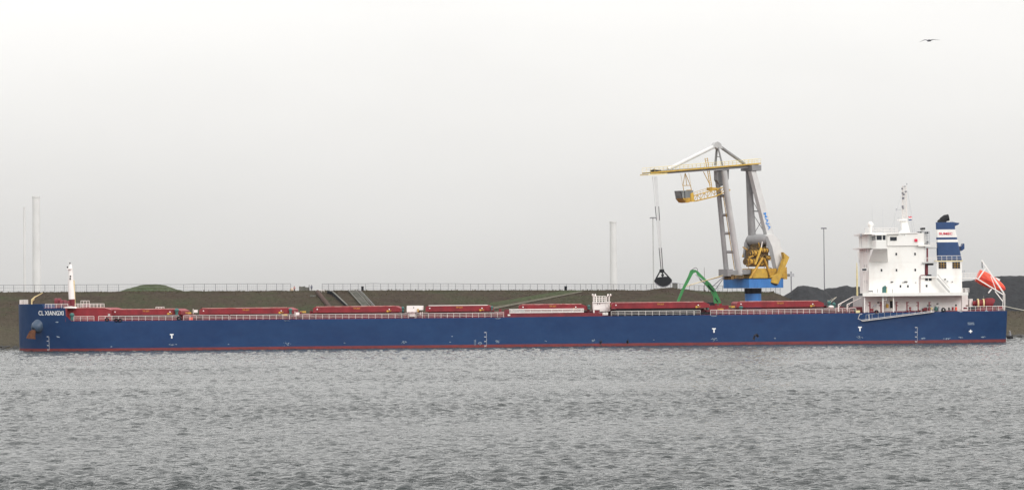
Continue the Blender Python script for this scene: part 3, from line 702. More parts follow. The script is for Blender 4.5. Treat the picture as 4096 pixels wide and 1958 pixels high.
aft = part('aft_house', M['white'], (3684, 1110, 3848, 1171, HN+.2, 675), (3684, 1106, 3746, 1110.5, HN-.5, 675))
_a = at(3747, 1076, HN+.6).x; _b = at(3848, 1076, HN+.6).x; _t = at(3797, 1041, HN+.6).z; _l = at(3797, 1111, HN+.6).z
cas = MB().prism([(_a, HN+.6, _l), (_b, HN+.6, _l), (_b, 674, _l), (_a+2.6, 674, _l)], (0, 0, _t-_l)).build('engine_casing', M['white'], ship)
def window(x0, y0, x1, y1, Y, parent, frame=True, bars=0, name='window'):
    mb = MB(); mb.pbox(x0, y0, x1, y1, Y-.05, Y+.05); w = mb.build(name, M['glass'], parent)
    if frame:
        mb = MB(); a = at(x0, (y0+y1)/2, Y).x; b = at(x1, (y0+y1)/2, Y).x; t = at((x0+x1)/2, y0, Y).z; l = at((x0+x1)/2, y1, Y).z; g = .06
        for q in ((a-g, b+g, t, t+g), (a-g, b+g, l-g, l), (a-g, a, l, t), (b, b+g, l, t)): mb.box(q[0], q[1], Y-.09, Y+.04, q[2], q[3])
        mb.build('frame', M['white'], w)
    if bars:
        mb = MB()
        for k in range(1, bars): X = a0+(b0-a0)*k/bars if False else at(x0+(x1-x0)*k/bars, (y0+y1)/2, Y).x; mb.box(X-.04, X+.04, Y-.1, Y-.05, at(x0, y1, Y).z, at(x0, y0, Y).z)
        for k in range(1, bars): z = at((x0+x1)/2, y0+(y1-y0)*k/bars, Y).z; mb.box(at(x0, y0, Y).x, at(x1, y0, Y).x, Y-.11, Y-.06, z-.03, z+.03)
        mb.build('glazing_bar', M['ochre'], w)
    return w
for x, y in ((3585, 1015.5), (3660, 1015), (3526, 1080), (3586, 1079.6), (3661, 1078.7), (3602, 1144), (3631.5, 1144)):
    window(x-3.4, y-5, x+3.4, y+5, HN, acc)
window(3703, 1137.5, 3710, 1147.5, HN+.2, aft)
for k in range(3): window(3685.5+k*14.6, 1111.5, 3697.5+k*14.6, 1122, HN+.2, aft)
window(3754, 1047, 3785.5, 1073.5, HN+.6, cas, bars=3); window(3809, 1047, 3840.6, 1073, HN+.6, cas, bars=3)
# seams between decks, lamps and small fittings on the side
mb = MB()
for y, x0, x1 in ((1047, 3500, 3697), (1110, 3476, 3684), (980, 3547, 3697)):
    p = at((x0+x1)/2, y, HN); mb.box(at(x0, y, HN).x, at(x1, y, HN).x, HN-.04, HN-.003, p.z-.05, p.z+.05)
mb.build('deck_seam', M['white'], acc)
for i, (x, y, w, h, Y, par) in enumerate(((3568, 1126.5, 9, 3, HN, acc), (3614, 1127, 6, 3, HN, acc), (3624, 1126, 12, 4, HN, acc), (3664, 1129, 3, 4, HN, acc), (3781, 1116, 5, 4, HN+.2, aft), (3791, 1124, 5, 4, HN+.2, aft), (3810, 1126, 3, 3, HN+.2, aft), (3609, 940, 3, 3, HN, acc), (3617, 940, 3, 3, HN, acc))):
    mb = MB(); mb.pbox(x-w/2, y-h/2, x+w/2, y+h/2, Y-.35, Y-.02); mb.build('wall_lamp', M['steel'] if i % 2 else M['dark'], par)
# front of the block: screen for the side light, ladder
part('side_light_screen', M['white'], (3447, 1071, 3469, 1083, 656.4, 658.0), parent=acc); part('side_light', M['glass'], (3449, 1073.5, 3466, 1081, 656.3, 656.4), parent=acc)
mb = MB(); xl = at(3454, 1120, 657).x
for dx in (0, .45): mb.tube([(xl+dx, 657.5, at(3454, 1169, 657).z), (xl+dx, 657.5, at(3454, 1084, 657).z)], .05, 5)
for k in range(16): z = at(3454, 1168, 657).z+.31*k; mb.tube([(xl, 657.5, z), (xl+.45, 657.5, z)], .03, 4)
mb.build('front_ladder', M['rail'], acc)
fx = at(3475, 1000, HN).x
mb = MB()
for y, Y in ((1000, 661), (1000, 664.5), (1063, 661), (1063, 665), (1125, 661), (1125, 665)):
    z = at(3475, y, HN).z; mb.box(fx-.05, fx+.05, Y-.25, Y+.25, z-.4, z+.4)
mb.build('front_window', M['glass'], acc)
# bridge: wings spanning the beam, windows, sloped supports
zr = at(3540, 932, 657).z; zw = at(3540, 994, 650.3).z; zp = at(3540, 959, 650.3).z; zh = at(3540, 946, 650.3).z
wx0 = at(3504, 970, 650.2).x; wx1 = at(3546, 970, 650.2).x
mb = MB(); mb.box(wx0, wx1, 650.2, 682.1, zw, zp); br = mb.build('bridge_wing', M['white'], ship, label='white bridge wings spanning the ship with sloped supports')
mb = MB(); mb.box(wx0-.25, wx1+.1, 650.1, 682.2, zh+.32, zh+.62); mb.build('wing_roof', M['white'], br)
part('wheelhouse', M['white'], (3549, 931, 3673, 982, HN-.35, HF+.35), parent=br)
mb = MB()
for X in (wx0+.05, (wx0+wx1)/2+.25, wx1-.1): mb.box(X-.09, X+.09, 650.25, 650.45, zp, zh+.33)
for k in range(9): Y = 650.4+k*31.5/8; mb.box(wx0+.02, wx0+.06, Y-.15, Y+.15, zp, zh+.33)
mb.build('window_post', M['white'], br)
mb = MB(); mb.box(wx0+.05, wx0+.1, 650.5, 682, zp, zh+.32); mb.build('front_glazing', M['glass'], br)
mb = MB(); mb.box(wx0+.1, wx1-.15, 650.3, 650.36, zp, zh+.32); mb.build('side_glazing', M['glass'], br)
window(3560, 947, 3587, 962, HN-.35, br)
sup = [at(3494, 995.5, 650.4), at(3549, 994, 650.4), at(3552, 1047, HN), at(3474, 1047.5, HN)]
for f in (lambda p: p, lambda p: Vector((p.x, 2*CL-p.y, p.z))):
    q = [f(p) for p in sup]; q[0].z = q[1].z = zw-.01; mb = MB()
    w = [Vector((p.x, HN+.05 if f(Vector((0, 0, 0))).y == 0 else 2*CL-HN-.05, p.z)) for p in q]
    mb.add(q+w, [(0, 1, 2, 3), (0, 4, 5, 1), (0, 3, 7, 4), (1, 5, 6, 2), (2, 6, 7, 3)]); mb.build('wing_support', M['white'], br)
mb = MB(); mb.box(at(3440, 985, 662).x, wx0, 656, 676, zw+.2, zw+.45); mb.build('front_platform', M['white'], br)
part('bridge_roof', M['white'], (3455, 931, 3600, 936, HN-1, HF+1), (3600, 930, 3673, 933, HN-.6, HF+.6), parent=br)
part('red_life_ring', M['markred'], (3658, 955, 3670, 966, HN-.6, HN-.4), parent=br)
# monkey island rails and aerials
zt = at(3540, 930, 658).z
railing([(at(3462, 930, 657).x, 657, zt), (at(3590, 930, 657).x, 657, zt)], 1.0, 1.4, 3, ship)
railing([(at(3462, 930, 674).x, 674, zt), (at(3590, 930, 674).x, 674, zt)], 1.0, 1.4, 3, ship)
c = at(3482.4, 897.5, 662); mb = MB(); mb.ball(c, .68, .68, .7, 16, 10); mb.tube([c-Vector((0, 0, .5)), (c.x, c.y, zt)], [.45, .3], 10); mb.build('radome', M['white'], ship)
for x, y0, y1, Y in ((3488.5, 828, 925, 661), (3531, 833, 905, 667), (3499, 905, 928, 660), (3577, 850, 925, 664), (3650, 900, 930, 664)):
    mb = MB(); p = at(x, y0, Y); mb.tube([p, (p.x, Y, zt)], [.015, .035], 5); mb.build('whip_aerial', M['steel'], ship)
for x, y, w, h in ((3500, 913, 5, 5), (3560, 915, 4, 4), (3461, 915, 3, 5), (3445, 940, 8, 12)):
    part('searchlight', M['steel'], (x-w/2, y-h/2, x+w/2, y+h/2, 660, 660.6))
    mb = MB(); p = at(x, y+h/2, 660.3); mb.tube([p, (p.x, 660.3, zt if y < 930 else zw+.4)], .05, 5); mb.build('lamp_stand', M['steel'], ship)
# radar mast with lattice top
mb = MB(); mb.prism([at(3605, 882, CL-1.2), at(3629, 882, CL-1.2), at(3641, 932, CL-1.2), at(3598, 932, CL-1.2), at(3611, 918, CL-1.2)], (0, 2.4, 0))
mast = mb.build('radar_mast', M['white'], ship, label='white radar mast with lattice top above the bridge')
part('mast_platform', M['white'], (3597, 876, 3629, 882.5, CL-1.8, CL+1.8), parent=mast)
p00 = at(3609, 876, CL); ptp = at(3611, 742, CL); LH = ptp.z-p00.z; lw = .55
mb = MB(); cx = at(3617.5, 800, CL).x
for i in (-1, 1):
    for j in (-1, 1): mb.tube([(cx+i*lw, CL+j*lw, p00.z), (cx+i*lw*.75, CL+j*lw*.75, p00.z+LH)], .055, 5)
nl_ = 11
for k in range(nl_):
    z0 = p00.z+LH*k/nl_; z1 = p00.z+LH*(k+1)/nl_; s_ = lw*(1-.25*k/nl_)
    for (a, b), (c_, d) in (((-1, -1), (1, -1)), ((1, -1), (1, 1)), ((1, 1), (-1, 1)), ((-1, 1), (-1, -1))):
        mb.tube([(cx+a*s_, CL+b*s_, z0), (cx+c_*s_, CL+d*s_, z0)], .05, 4); mb.tube([(cx+a*s_, CL+b*s_, z0), (cx+c_*s_, CL+d*s_, z1)], .045, 4)
mb.build('lattice', M['rail'], mast)
mb = MB()
for x, y, w, h in ((3609, 754, 6, 6), (3611, 772, 7, 6), (3616, 778, 6, 6), (3613, 792, 9, 9), (3611, 826, 7, 9), (3624, 766, 6, 6), (3619, 745, 8, 3), (3628, 736, 2, 5), (3613, 833, 6, 4)):
    MB().pbox(x-w/2, y-h/2, x+w/2, y+h/2, CL-.9, CL-.45).build('signal_lamp', M['post'], mast)
mb = MB(); mb.tube([at(3586, 838, CL), at(3605, 838, CL)], .04, 5); mb.pbox(3584, 833, 3588, 842, CL-.2, CL+.2); mb.tube([at(3598, 870, CL), at(3590, 870, CL)], .06, 5); mb.build('yard_arm', M['steel'], mast)
mb = MB()
for x0, y0, x1, y1 in ((3630, 760, 3650, 932), (3630, 760, 3660, 932), (3605, 780, 3560, 931)): mb.tube([at(x0, y0, CL), at(x1, y1, CL)], .018, 4)
mb.build('mast_stays', M['steel'], mast)
fl = Vector((0, 0, 0)); mb = MB(); mb.tube([at(3633.5, 860, CL-.6), at(3633.5, 884, CL-.6)], .03, 5); fs = mb.build('courtesy_flag', M['steel'], ship, label='small red white and blue striped flag on the mast')
for k, m in enumerate(('markred', 'white', 'navy')):
    mb = MB(); V = []
    for i in range(6):
        x = 3634+2.6*i; dy = 1.6*math.sin(i*1.1)+i*.6; V += [at(x, 864+dy+k*5, CL-.6), at(x, 864+dy+k*5+5, CL-.6)]
    mb.prism if False else None
    mb.add(V+[v+Vector((0, .03, 0)) for v in V], [(2*i, 2*i+1, 2*i+3, 2*i+2) for i in range(5)]+[(12+2*i+2, 12+2*i+3, 12+2*i+1, 12+2*i) for i in range(5)]); mb.build('flag_stripe', M[m], fs)
# platforms, stair tower and pipe work between bridge and funnel
part('bridge_gallery', M['white'], (3673, 978, 3722, 984.5, HN-.8, 672)); part('gallery_column', M['white'], (3690, 935, 3707, 978, 660, 664))
mb = MB(); g0 = at(3676, 978, 659); g1 = at(3717, 925, 659)
for X in (g0.x, (g0.x*2+g1.x)/3, (g0.x+2*g1.x)/3, g1.x):
    for Y in (658.5, 662.5): mb.tube([(X, Y, g0.z), (X, Y, g1.z)], .06, 5)
for k in range(7):
    z = g0.z+(g1.z-g0.z)*k/6
    for Y in (658.5, 662.5): mb.tube([(g0.x, Y, z), (g1.x, Y, z)], .04, 4)
    if k < 6: mb.tube([(g0.x, 658.5, z), (g1.x, 658.5, z+(g1.z-g0.z)/6)], .05, 4)
mb.build('stair_tower', M['steel'], ship)
part('tower_cap', M['dark'], (3688, 910, 3701, 917, 660, 663)); part('tower_head', M['palegrey'], (3690, 917, 3699, 935, 660, 663)); part('tower_box', M['dark'], (3677, 925, 3686, 945, 659, 662), (3706, 925, 3714, 934, 659, 662), (3708, 965, 3714, 975, 659, 662))
part('link_walkway', M['palegrey'], (3712, 990, 3747, 993, 659, 663), (3691, 1047.5, 3748, 1052.5, HN-.6, 672)); part('fan_housing', M['dark'], (3710, 1053, 3734, 1060, 657.5, 659.5), (3708, 1097, 3726, 1102.5, 657.5, 659))
railing([at(3712, 990, 659), at(3747, 990, 659)], 1.0, 1.0, 3, ship); railing([at(3704, 1047.5, HN-.4), at(3748, 1047.5, HN-.4)], 1.0, 1.1, 3, ship)
mb = MB(); mb.tube([at(3706, 1054, 658.5), at(3706, 1100, 658.5)], .38, 10); mb.build('exhaust_trunk', M['darkred'], ship)
mb = MB(); mb.tube([at(3706, 1099.5, 656.9), at(3683, 1100, 656.9), at(3680, 1104, 656.9), at(3680, 1169, 656.9)], .075, 6); mb.build('fire_pipe', M['darkred'], ship)
mb = MB(); mb.tube([at(3709, 992, 658.6), at(3709, 1046, 658.6)], .2, 8); mb.build('vent_pipe', M['darkred'], ship)
# funnel
zc_ = lambda y: at(3790, y, 660).z
def fslice(name, m, ya, yb, parent, g=0.0, label=None):
    def xr(y): return np.interp(y, [888, 917, 1042], [3821, 3822, 3848])
    xl = lambda y: np.interp(y, [888, 1042], [3744.5, 3747])
    mb = MB(); P = []
    for y in (ya, yb):
        z = zc_(y); a = at(xl(y), 960, 660).x-g; b = at(xr(y), 960, 660).x+g
        P += [(a+.3, 660-g, z), (b-.3, 660-g, z), (b, 660.3-g, z), (b, 667.7+g, z), (b-.3, 668+g, z), (a+1.5, 668+g, z), (a+1.2, 667.7+g, z), (a, 660.3-g, z)]
    mb.add(P, [(k, (k+8), (k+1) % 8+8, (k+1) % 8) for k in range(8)]+[tuple(range(8)), tuple(range(15, 7, -1))]); return mb.build(name, m, parent, label=label)
fun = fslice('funnel', M['navy'], 968, 1042, ship, 0, 'navy blue funnel with white bands')
for nm, m, ya, yb in (('funnel_top', 'navy', 888, 917), ('white_band', 'white', 917, 948.5), ('blue_band', 'navy', 948.5, 957.5), ('white_band', 'white', 957.5, 968)): fslice(nm, M[m], ya, yb, fun)
plettering('funnel_lettering', 'SUMEC', 3756, 929, 3810, 938.5, 659.9, M['markred'], fun, None, 0.03, 'red lettering SUMEC on the funnel')
mb = MB(); mb.tube([at(3768, 892, 664), at(3772, 880, 664), at(3781, 872, 664), at(3795, 869, 664)], [.9, .9, .82, .78], 14, cap=True); mb.tube([at(3754, 890, 667), at(3759, 884, 667), at(3771, 880, 667)], [.5, .5, .45], 10); mb.build('exhaust_pipe', M['black'], fun)
mb = MB(); mb.pprism([(3818, 889), (3837, 891), (3835, 897), (3822, 903)], 661, 671); mb.build('spark_screen', M['navy'], fun)
mb = MB(); mb.tube([at(3803, 889, 662), at(3803, 885, 662), at(3812, 885, 662), at(3812, 889, 662)], .1, 6); mb.build('top_pipes', M['steel'], fun)
mb = MB(); mb.pprism([(3842, 985), (3850, 982), (3853, 973), (3857.5, 974), (3858, 994), (3850, 1001), (3845, 1003)], 664, 667); mb.build('funnel_bracket', M['navy'], fun)
railing([at(3747, 1042, 657.9), at(3848, 1041, 657.9)], 1.1, 1.3, 2, ship); part('casing_deck', M['cream'], (3742, 1040.5, 3852, 1044, 657.6, 660))
# stair to the boat deck, aft platforms
mb = MB(); s0 = at(3748, 1112, 656.6); s1 = at(3797, 1168, 656.6)
for Y in (0, .9): mb.beam(s0+Vector((0, Y-1, 0)), s1+Vector((0, Y-1, 0)), .08, .32)
for k in range(13): c = s0.lerp(s1, (k+.5)/13); mb.box(c.x-.14, c.x+.14, 655.66, 656.5, c.z-.03, c.z+.03)
for Y in (655.6, 656.5): mb.tube([s0+Vector((0, Y-656.6, .95)), s1+Vector((0, Y-656.6, .95))], .04, 5)
mb.build('inclined_stair', M['palegrey'], ship)
part('aft_platform', M['white'], (3846, 1109.5, 3908, 1113, 659, 672)); railing([at(3848, 1109.5, 659.2), at(3908, 1109.5, 659.2)], 1.0, 1.0, 3, ship)
part('aft_screen', M['white'], (3848, 1181, 3872, 1246, 664, 676)); railing([at(3850, 1169.5, 651), at(3876, 1169.5, 651)], 1.0, .7, 3, ship); railing([(at(3876, 1169, 651).x, 651, at(3876, 1169.5, 651).z), (at(3876, 1169, 651).x, 681, at(3876, 1169.5, 651).z)], 1.0, 1.8, 3, ship)
part('switch_box', M['steel'], (3864, 1156, 3870, 1169, 655, 656)); part('vent_trunk', M['white'], (3878, 1194, 3891, 1226, 664, 666))
for x, w in ((3849, 4), (3858, 4)): part('horn_lamp', M['steel'], (x-w/2, 1080, x+w/2, 1090, 660, 660.5))
# teal hooded winch and odds and ends on the boat deck
zb = at(3540, 1170, 652).z
mb = MB(); mb.pprism([(3531, 1170), (3531, 1149), (3535, 1145), (3542, 1141), (3546, 1147), (3545, 1170)], 652, 653.2); tw = mb.build('hooded_winch', M['teal'], ship, label='teal hooded hoist standing on the white boat deck')
mb = MB(); mb.tube([at(3544, 1149, 651.9), at(3549, 1149, 651.9)], .1, 6); mb.build('crank', M['rust'], tw)
mb = MB(); mb.pbox(3545, 1153, 3549, 1170, 652.2, 652.8); mb.build('winch_frame', M['cream'], tw)
part('rescue_gear', M['post'], (3477, 1161, 3492, 1166, 652, 653.4)); mb = MB()
for x in (3480, 3489, 3510, 3570): mb.tube([at(x, 1170, 652), at(x, 1155 if x > 3500 else 1165, 652)], .05, 5)
mb.build('stanchion', M['dark'], ship)
# under the boat deck: pillars, door, ladder, red hydrant posts, deck clutter
zmd = lambda px: zdeck(at(px, 1245, 651).x)
for px in (3458, 3532, 3574):
    mb = MB(); X = at(px, 1220, 651).x; mb.box(X-.12, X+.12, 651, 651.25, zmd(px), at(px, 1182.5, 651).z); mb.build('deck_pillar', M['white'], ship)
part('doorway', M['black'], (3560, 1202, 3571.5, 1231, 654.12, 654.2), parent=lower); part('door_hood', M['cream'], (3557, 1200, 3572, 1202, 653.8, 654.2), parent=lower)
part('front_bulkhead', M['palegrey'], (3451, 1182.5, 3463, 1246, 657, 675), parent=lower)
mb = MB()
for x in (3530, 3545): mb.tube([at(x, 1185, 651.2), at(x, 1201, 651.2)], .07, 5)
for y in (1190, 1199): mb.tube([at(3530, y, 651.2), at(3545, y, 651.2)], .06, 5)
mb.build('hanging_ladder', M['rail'], ship)
for px in (3480, 3524, 3585, 3628, 3673, 3717):
    mb = MB(); X = at(px, 1220, 652).x; z0 = zmd(px); zt_ = at(px, 1206, 652).z; s_ = -1 if px in (3480, 3524, 3673) else 1
    mb.box(X-.13, X+.13, 652, 652.26, z0, zt_)
    for dz in (.15, .85): mb.tube([(X, 652.1, zt_-dz), (X+s_*.45, 652.1, zt_-dz)], .09, 6)
    mb.build('roller_post', M['darkred'], ship, label='dark red post with two side arms')
mb = MB()
for px, w, h in ((3495, 30, 5), (3550, 40, 4), (3600, 60, 4), (3655, 50, 5), (3705, 26, 14), (3690, 30, 6), (3800, 60, 3)):
    X0 = at(px-w/2, 1240, 652.6).x; X1 = at(px+w/2, 1240, 652.6).x; MB().box(X0, X1, 652.6, 654, zmd(px), zmd(px)+h/17).build('deck_gear', M['darkred'], ship)
for px, py, w, h, m in ((3500, 1222, 12, 7, 'steel'), (3514, 1209, 8, 6, 'dark'), (3488, 1238, 14, 9, 'deckred'), (3550, 1222, 12, 16, 'ochre'), (3641, 1234, 10, 14, 'deckred'), (3704, 1234, 14, 10, 'deckred'), (3727, 1233, 10, 10, 'cream'), (3745, 1233, 14, 16, 'teal'), (3759, 1234, 14, 18, 'steel'), (3751, 1214, 10, 4, 'dark'), (3797, 1234, 6, 12, 'dark'), (3812, 1233, 8, 12, 'deckred'), (3825, 1233, 9, 14, 'orange'), (3825, 1220, 8, 6, 'dark'), (3718, 1221, 18, 6, 'teal'), (3870, 1222, 12, 6, 'rust'), (3862, 1232, 16, 8, 'darkred')):
    mb = MB(); a = at(px-w/2, py-h/2, 652.8); b = at(px+w/2, py+h/2, 652.8); cx_ = (a.x+b.x)/2
    mb.tube([(cx_, 653.2, b.z), (cx_, 653.2, b.z+(a.z-b.z)*.8), (cx_, 653.2, a.z)], [(b.x-a.x)/2, (b.x-a.x)/2, (b.x-a.x)/3], 10); mb.build('deck_machine', M[m], ship)
part('notice_board', M['cream'], (3424, 1240, 3440, 1250, 650.0, 650.1)); part('locker', M['dark'], (3412, 1232, 3424, 1246, 656, 657))
# deck davits ahead of the house
for x0, y0, x1, y1, xb in ((3354, 1222, 3411, 1186, 3354), (3389, 1222, 3443, 1190, 3389)):
    mb = MB(); mb.tube([at(xb, 1246, 656), at(x0, y0-6, 656)], .15, 8); mb.tube([at(x0, y0-5, 656), at(x1, y1, 656)], [.13, .07], 6); mb.tube([at(x0, y0+8, 656), at(x0+14, y0-12, 656)], .06, 5); mb.build('stores_davit', M['rail'], ship)
mb = MB(); mb.tube([at(3313, 1232, 657), at(3312, 1200, 657)], .1, 6); mb.tube([at(3312, 1216, 657), at(3346, 1187, 657)], .08, 6); mb.tube([at(3312, 1204, 657), at(3346, 1187, 657)], .04, 5); mb.build('hose_crane', M['rope'], ship)
mb = MB(); mb.pprism([(3362, 1246), (3362, 1232), (3384, 1229), (3392, 1236), (3424, 1228), (3450, 1226), (3450, 1246)], 658, 668); mb.build('aft_winch', M['darkred'], ship)
mb = MB(); c = at(3325, 1226, 656.5); mb.ball(c, .7, .5, .35, 10, 6); mb.build('covered_drum', M['rail'], ship)
# accommodation ladder hung along the side
mb = MB(); g0 = at(3449, 1283, 649.2); g1 = at(3736, 1246, 649.2)
for Y in (0, .75):
    o_ = Vector((0, Y, 0)); mb.beam(g0+o_, g1+o_, .05, .10); mb.tube([g0+o_+Vector((0, 0, .28)), g1+o_+Vector((0, 0, .28))], .025, 5)
for k in range(46): c = g0.lerp(g1, k/45); mb.box(c.x-.12, c.x+.12, 649.2, 649.95, c.z+.04, c.z+.08)
gl = mb.build('accommodation_ladder', M['rail'], ship, label='sloping aluminium accommodation ladder hung on the hull side')
for Y in (0, .75):
    mb = MB(); o_ = Vector((0, Y, 1.35)); mb.tube([g0.lerp(g1, .055)+o_, g1+o_], .02, 5); hr = mb.build('hand_rail', M['steel'], gl); me_ = post_mesh(1.35, .018, M['steel'])
    for k in range(12): link('post', me_, hr, g0.lerp(g1, .055+.945*k/11)+Vector((0, Y, 0))-origin(hr))
mb = MB(); mb.tube([at(3450, 1282, 649.2), at(3432, 1274, 649.2), at(3439, 1256, 649.2), at(3449, 1255, 649.6)], .045, 5); mb.tube([at(3451, 1281, 649.95), at(3433, 1273, 649.95), at(3440, 1255, 649.95)], .03, 5); mb.build('landing_frame', M['rail'], gl)
mb = MB()
for t in (.1, .97): c = g0.lerp(g1, t); mb.beam(c+Vector((0, .4, 0)), Vector((c.x, 650.3, zdeck(c.x)+.4)), .1, .1)
mb.build('hanger', M['rail'], gl)
# stern: rail, ensign staff frame, winch drums
railing([(at(px, 1240, 651.4).x, hully(at(px, 1240, 651.4).x, 7)+.25, zdeck(at(px, 1240, 651).x)) for px in (3845, 3880, 3920, 3970, 4018)], 1.06, 1.5, 2, ship)
part('roller_fairlead', M['dark'], (3877, 1228, 3907, 1238, 651.7, 652.3))
xe_ = XE-.35; railing([(xe_, CL-14, 7.25), (xe_, CL+14, 7.25)], 1.06, 1.8, 3, ship)
dr_ = MB(); c0 = at(3893, 1213, 664); c1 = at(3972, 1213, 664)
dr_.tube([at(3890, 1212, 664), at(3905, 1212, 664)], .55, 12); dr_.tube([at(3905, 1213, 664), at(3942, 1213, 664)], .95, 16); dr_.tube([at(3940, 1213, 664), at(3950, 1212, 664), at(3970, 1212, 664), at(3972, 1213, 664)], [1.2, 1.25, 1.25, 1.1], 18)
dr = dr_.build('mooring_winch', M['deckred'], ship, label='red mooring winch drums with cream flanges on the stern')
mb = MB()
for x in (3908, 3930): mb.tube([at(x, 1213, 664), at(x+6, 1213, 664)], 1.15, 18)
mb.build('drum_flange', M['cream'], dr); mb = MB(); mb.pbox(3895, 1228, 3985, 1240, 663, 666); mb.build('winch_bed', M['darkred'], dr)
mb = MB(); mb.tube([at(3935, 1195, 665), at(3935, 1182, 665)], .05, 5); mb.build('winch_lever', M['steel'], dr)
part('stern_chock', M['deckred'], (3992, 1224, 4010, 1236, 655, 656.5))
# launching frame of the free fall lifeboat
Z5 = lambda u, v, Y: at(3860+u/5.127, 1020+v/5.127, Y)
LY0, LY1 = 662.4, 668.4
for Y in (LY0, LY1):
    mb = MB()
    mb.beam(Z5(232, 468, Y), Z5(795, 812, Y), .22, .26); mb.beam(Z5(345, 105, Y), Z5(800, 782, Y), .25, .34); mb.beam(Z5(425, 262, Y), Z5(275, 475, Y), .22, .3)
    mb.beam(Z5(530, 430, Y), Z5(640, 720, Y), .14, .16); mb.beam(Z5(615, 735, Y), Z5(772, 940, Y), .2, .22); mb.beam(Z5(545, 690, Y), Z5(480, 772, Y), .25, .28)
    mb.beam(Z5(815, 790, Y), Z5(815, 1085, Y), .18, .2); mb.beam(Z5(790, 790, Y), Z5(772, 1085, Y), .16, .18)
    fr = mb.build('boat_launch_frame', M['white'], ship, label='white inclined launching frame over the stern')
mb = MB()
for u, v in ((345, 105), (275, 475), (640, 712), (800, 790), (480, 770)): mb.tube([Z5(u, v, LY0), Z5(u, v, LY1)], .1, 6)
mb.build('cross_beam', M['white'], ship)
mb = MB(); mb.tube([Z5(348, 130, LY0), Z5(352, 265, LY0)], .1, 5); mb.build('hoist_hook', M['dark'], ship)

# lifeboat itself
b0 = Z5(255, 420, CL-.7); b1 = Z5(835, 690, CL-.7); ax = (b1-b0); ax.y = 0; L = ax.length; ax.normalize(); up = Vector((-ax.z, 0, ax.x)); up = up if up.z > 0 else -up
lb = thing('free_fall_lifeboat', 'orange red enclosed lifeboat tilted on the white launching frame at the stern', 'lifeboat', (b0.x, CL, b0.z))
Yb = (LY0+LY1)/2
def lsec(t):
    r = max(0, 1-t**3.2)**.55*min(1, .86+t*.7); return 1.5*r, 2.0*r*(1-.32*t), 1.45*r
for nm, half in (('hull', 0), ('canopy', 1)):
    mb = MB(); V = []; n = 18; kk = 9
    for i in range(n+1):
        t = .995*i/n; w, hu, hd = lsec(t); c = Vector((b0.x, Yb, b0.z))+ax*(L*t)-up*0.15
        for k in range(kk+1):
            a = math.pi*k/kk; ca, sa = math.cos(a), math.sin(a)
            V.append(c+Vector((0, 1, 0))*w*(abs(ca)**.7)*(1 if ca > 0 else -1)*(1 if half else .97)+up*(hu*sa**.8 if half else -hd*sa))
    F = [(i*(kk+1)+k, (i+1)*(kk+1)+k, (i+1)*(kk+1)+k+1, i*(kk+1)+k+1) for i in range(n) for k in range(kk)]
    mb.add(V, F, True); mb.add(V[:kk+1], [tuple(range(kk+1))]); bd = mb.build(nm, M['orange'], lb)
    if half:
        m2 = MB(); c = b0.lerp(b1, .62); c.y = Yb; m2.obox(c+up*.95, ax*.55, Vector((0, .8, 0)), up*.5); m2.build('white_hatch', M['white'], bd)
mb = MB(); V = []
mb.tube([Vector((b0.x, Yb, b0.z))+ax*(L*(.02+.96*i/18))-up*.15+Vector((0, -lsec(.02+.96*i/18)[0]-.03, 0)) for i in range(19)], .06, 5); mb.build('rubbing_strake', M['markred'], lb)
# mooring line at the stern
mb = MB(); p = at(4020, 1224, 655); q = at(4330, 1262, 716); P = []
for i in range(25): t = i/24; v = p.lerp(q, t); v.z -= 1.6*4*t*(1-t)*.35; P.append(v)
mb.tube(P, .09, 6); mb.build('mooring_line', M['rope'], label='pale mooring rope running from the stern to the shore', cat='rope')

# ------------------------------------------------------------------ harbour crane on its pontoon behind the ship
PCY = 693.0; pc = at(3012, 1170, PCY); AN = R(40)
CD = Vector((-math.cos(AN), -math.sin(AN), 0)); CV = Vector((math.sin(AN), -math.cos(AN), 0)); CO = Vector((pc.x, PCY, 0))
def cp(px, py, v=0.0):
    """point of the crane's vertical plane (offset v sideways) seen at a photograph pixel"""
    e = Vector((0, 0, EYE)); d = at(px, py, 100.0)-e
    return e+d*((v-(e-CO).dot(CV))/d.dot(CV))
crane = thing('harbour_crane', 'grey and yellow level luffing crane on a blue pedestal with lattice cab arm', 'crane', (CO.x, CO.y, 0))
mb = MB(); mb.box(CO.x-24, CO.x+16, 684.2, 702.5, -1, 2.2); mb.box(CO.x-24.2, CO.x+16.2, 684.0, 702.7, 1.5, 1.9); mb.build('pontoon', M['dark'], crane)
zt_ = at(3012, 1152, PCY).z; rp = (at(3046, 1180, PCY).x-at(2978, 1180, PCY).x)/2
mb = MB(); mb.tube([(CO.x, CO.y, 2.1), (CO.x, CO.y, zt_-1.3)], rp*.96, 24); ped = mb.build('pedestal', M['blue'], crane)
mb = MB(); mb.tube([(CO.x, CO.y, zt_-1.3), (CO.x, CO.y, zt_+.02)], rp*1.02, 24); mb.build('slewing_ring', M['dark'], ped)
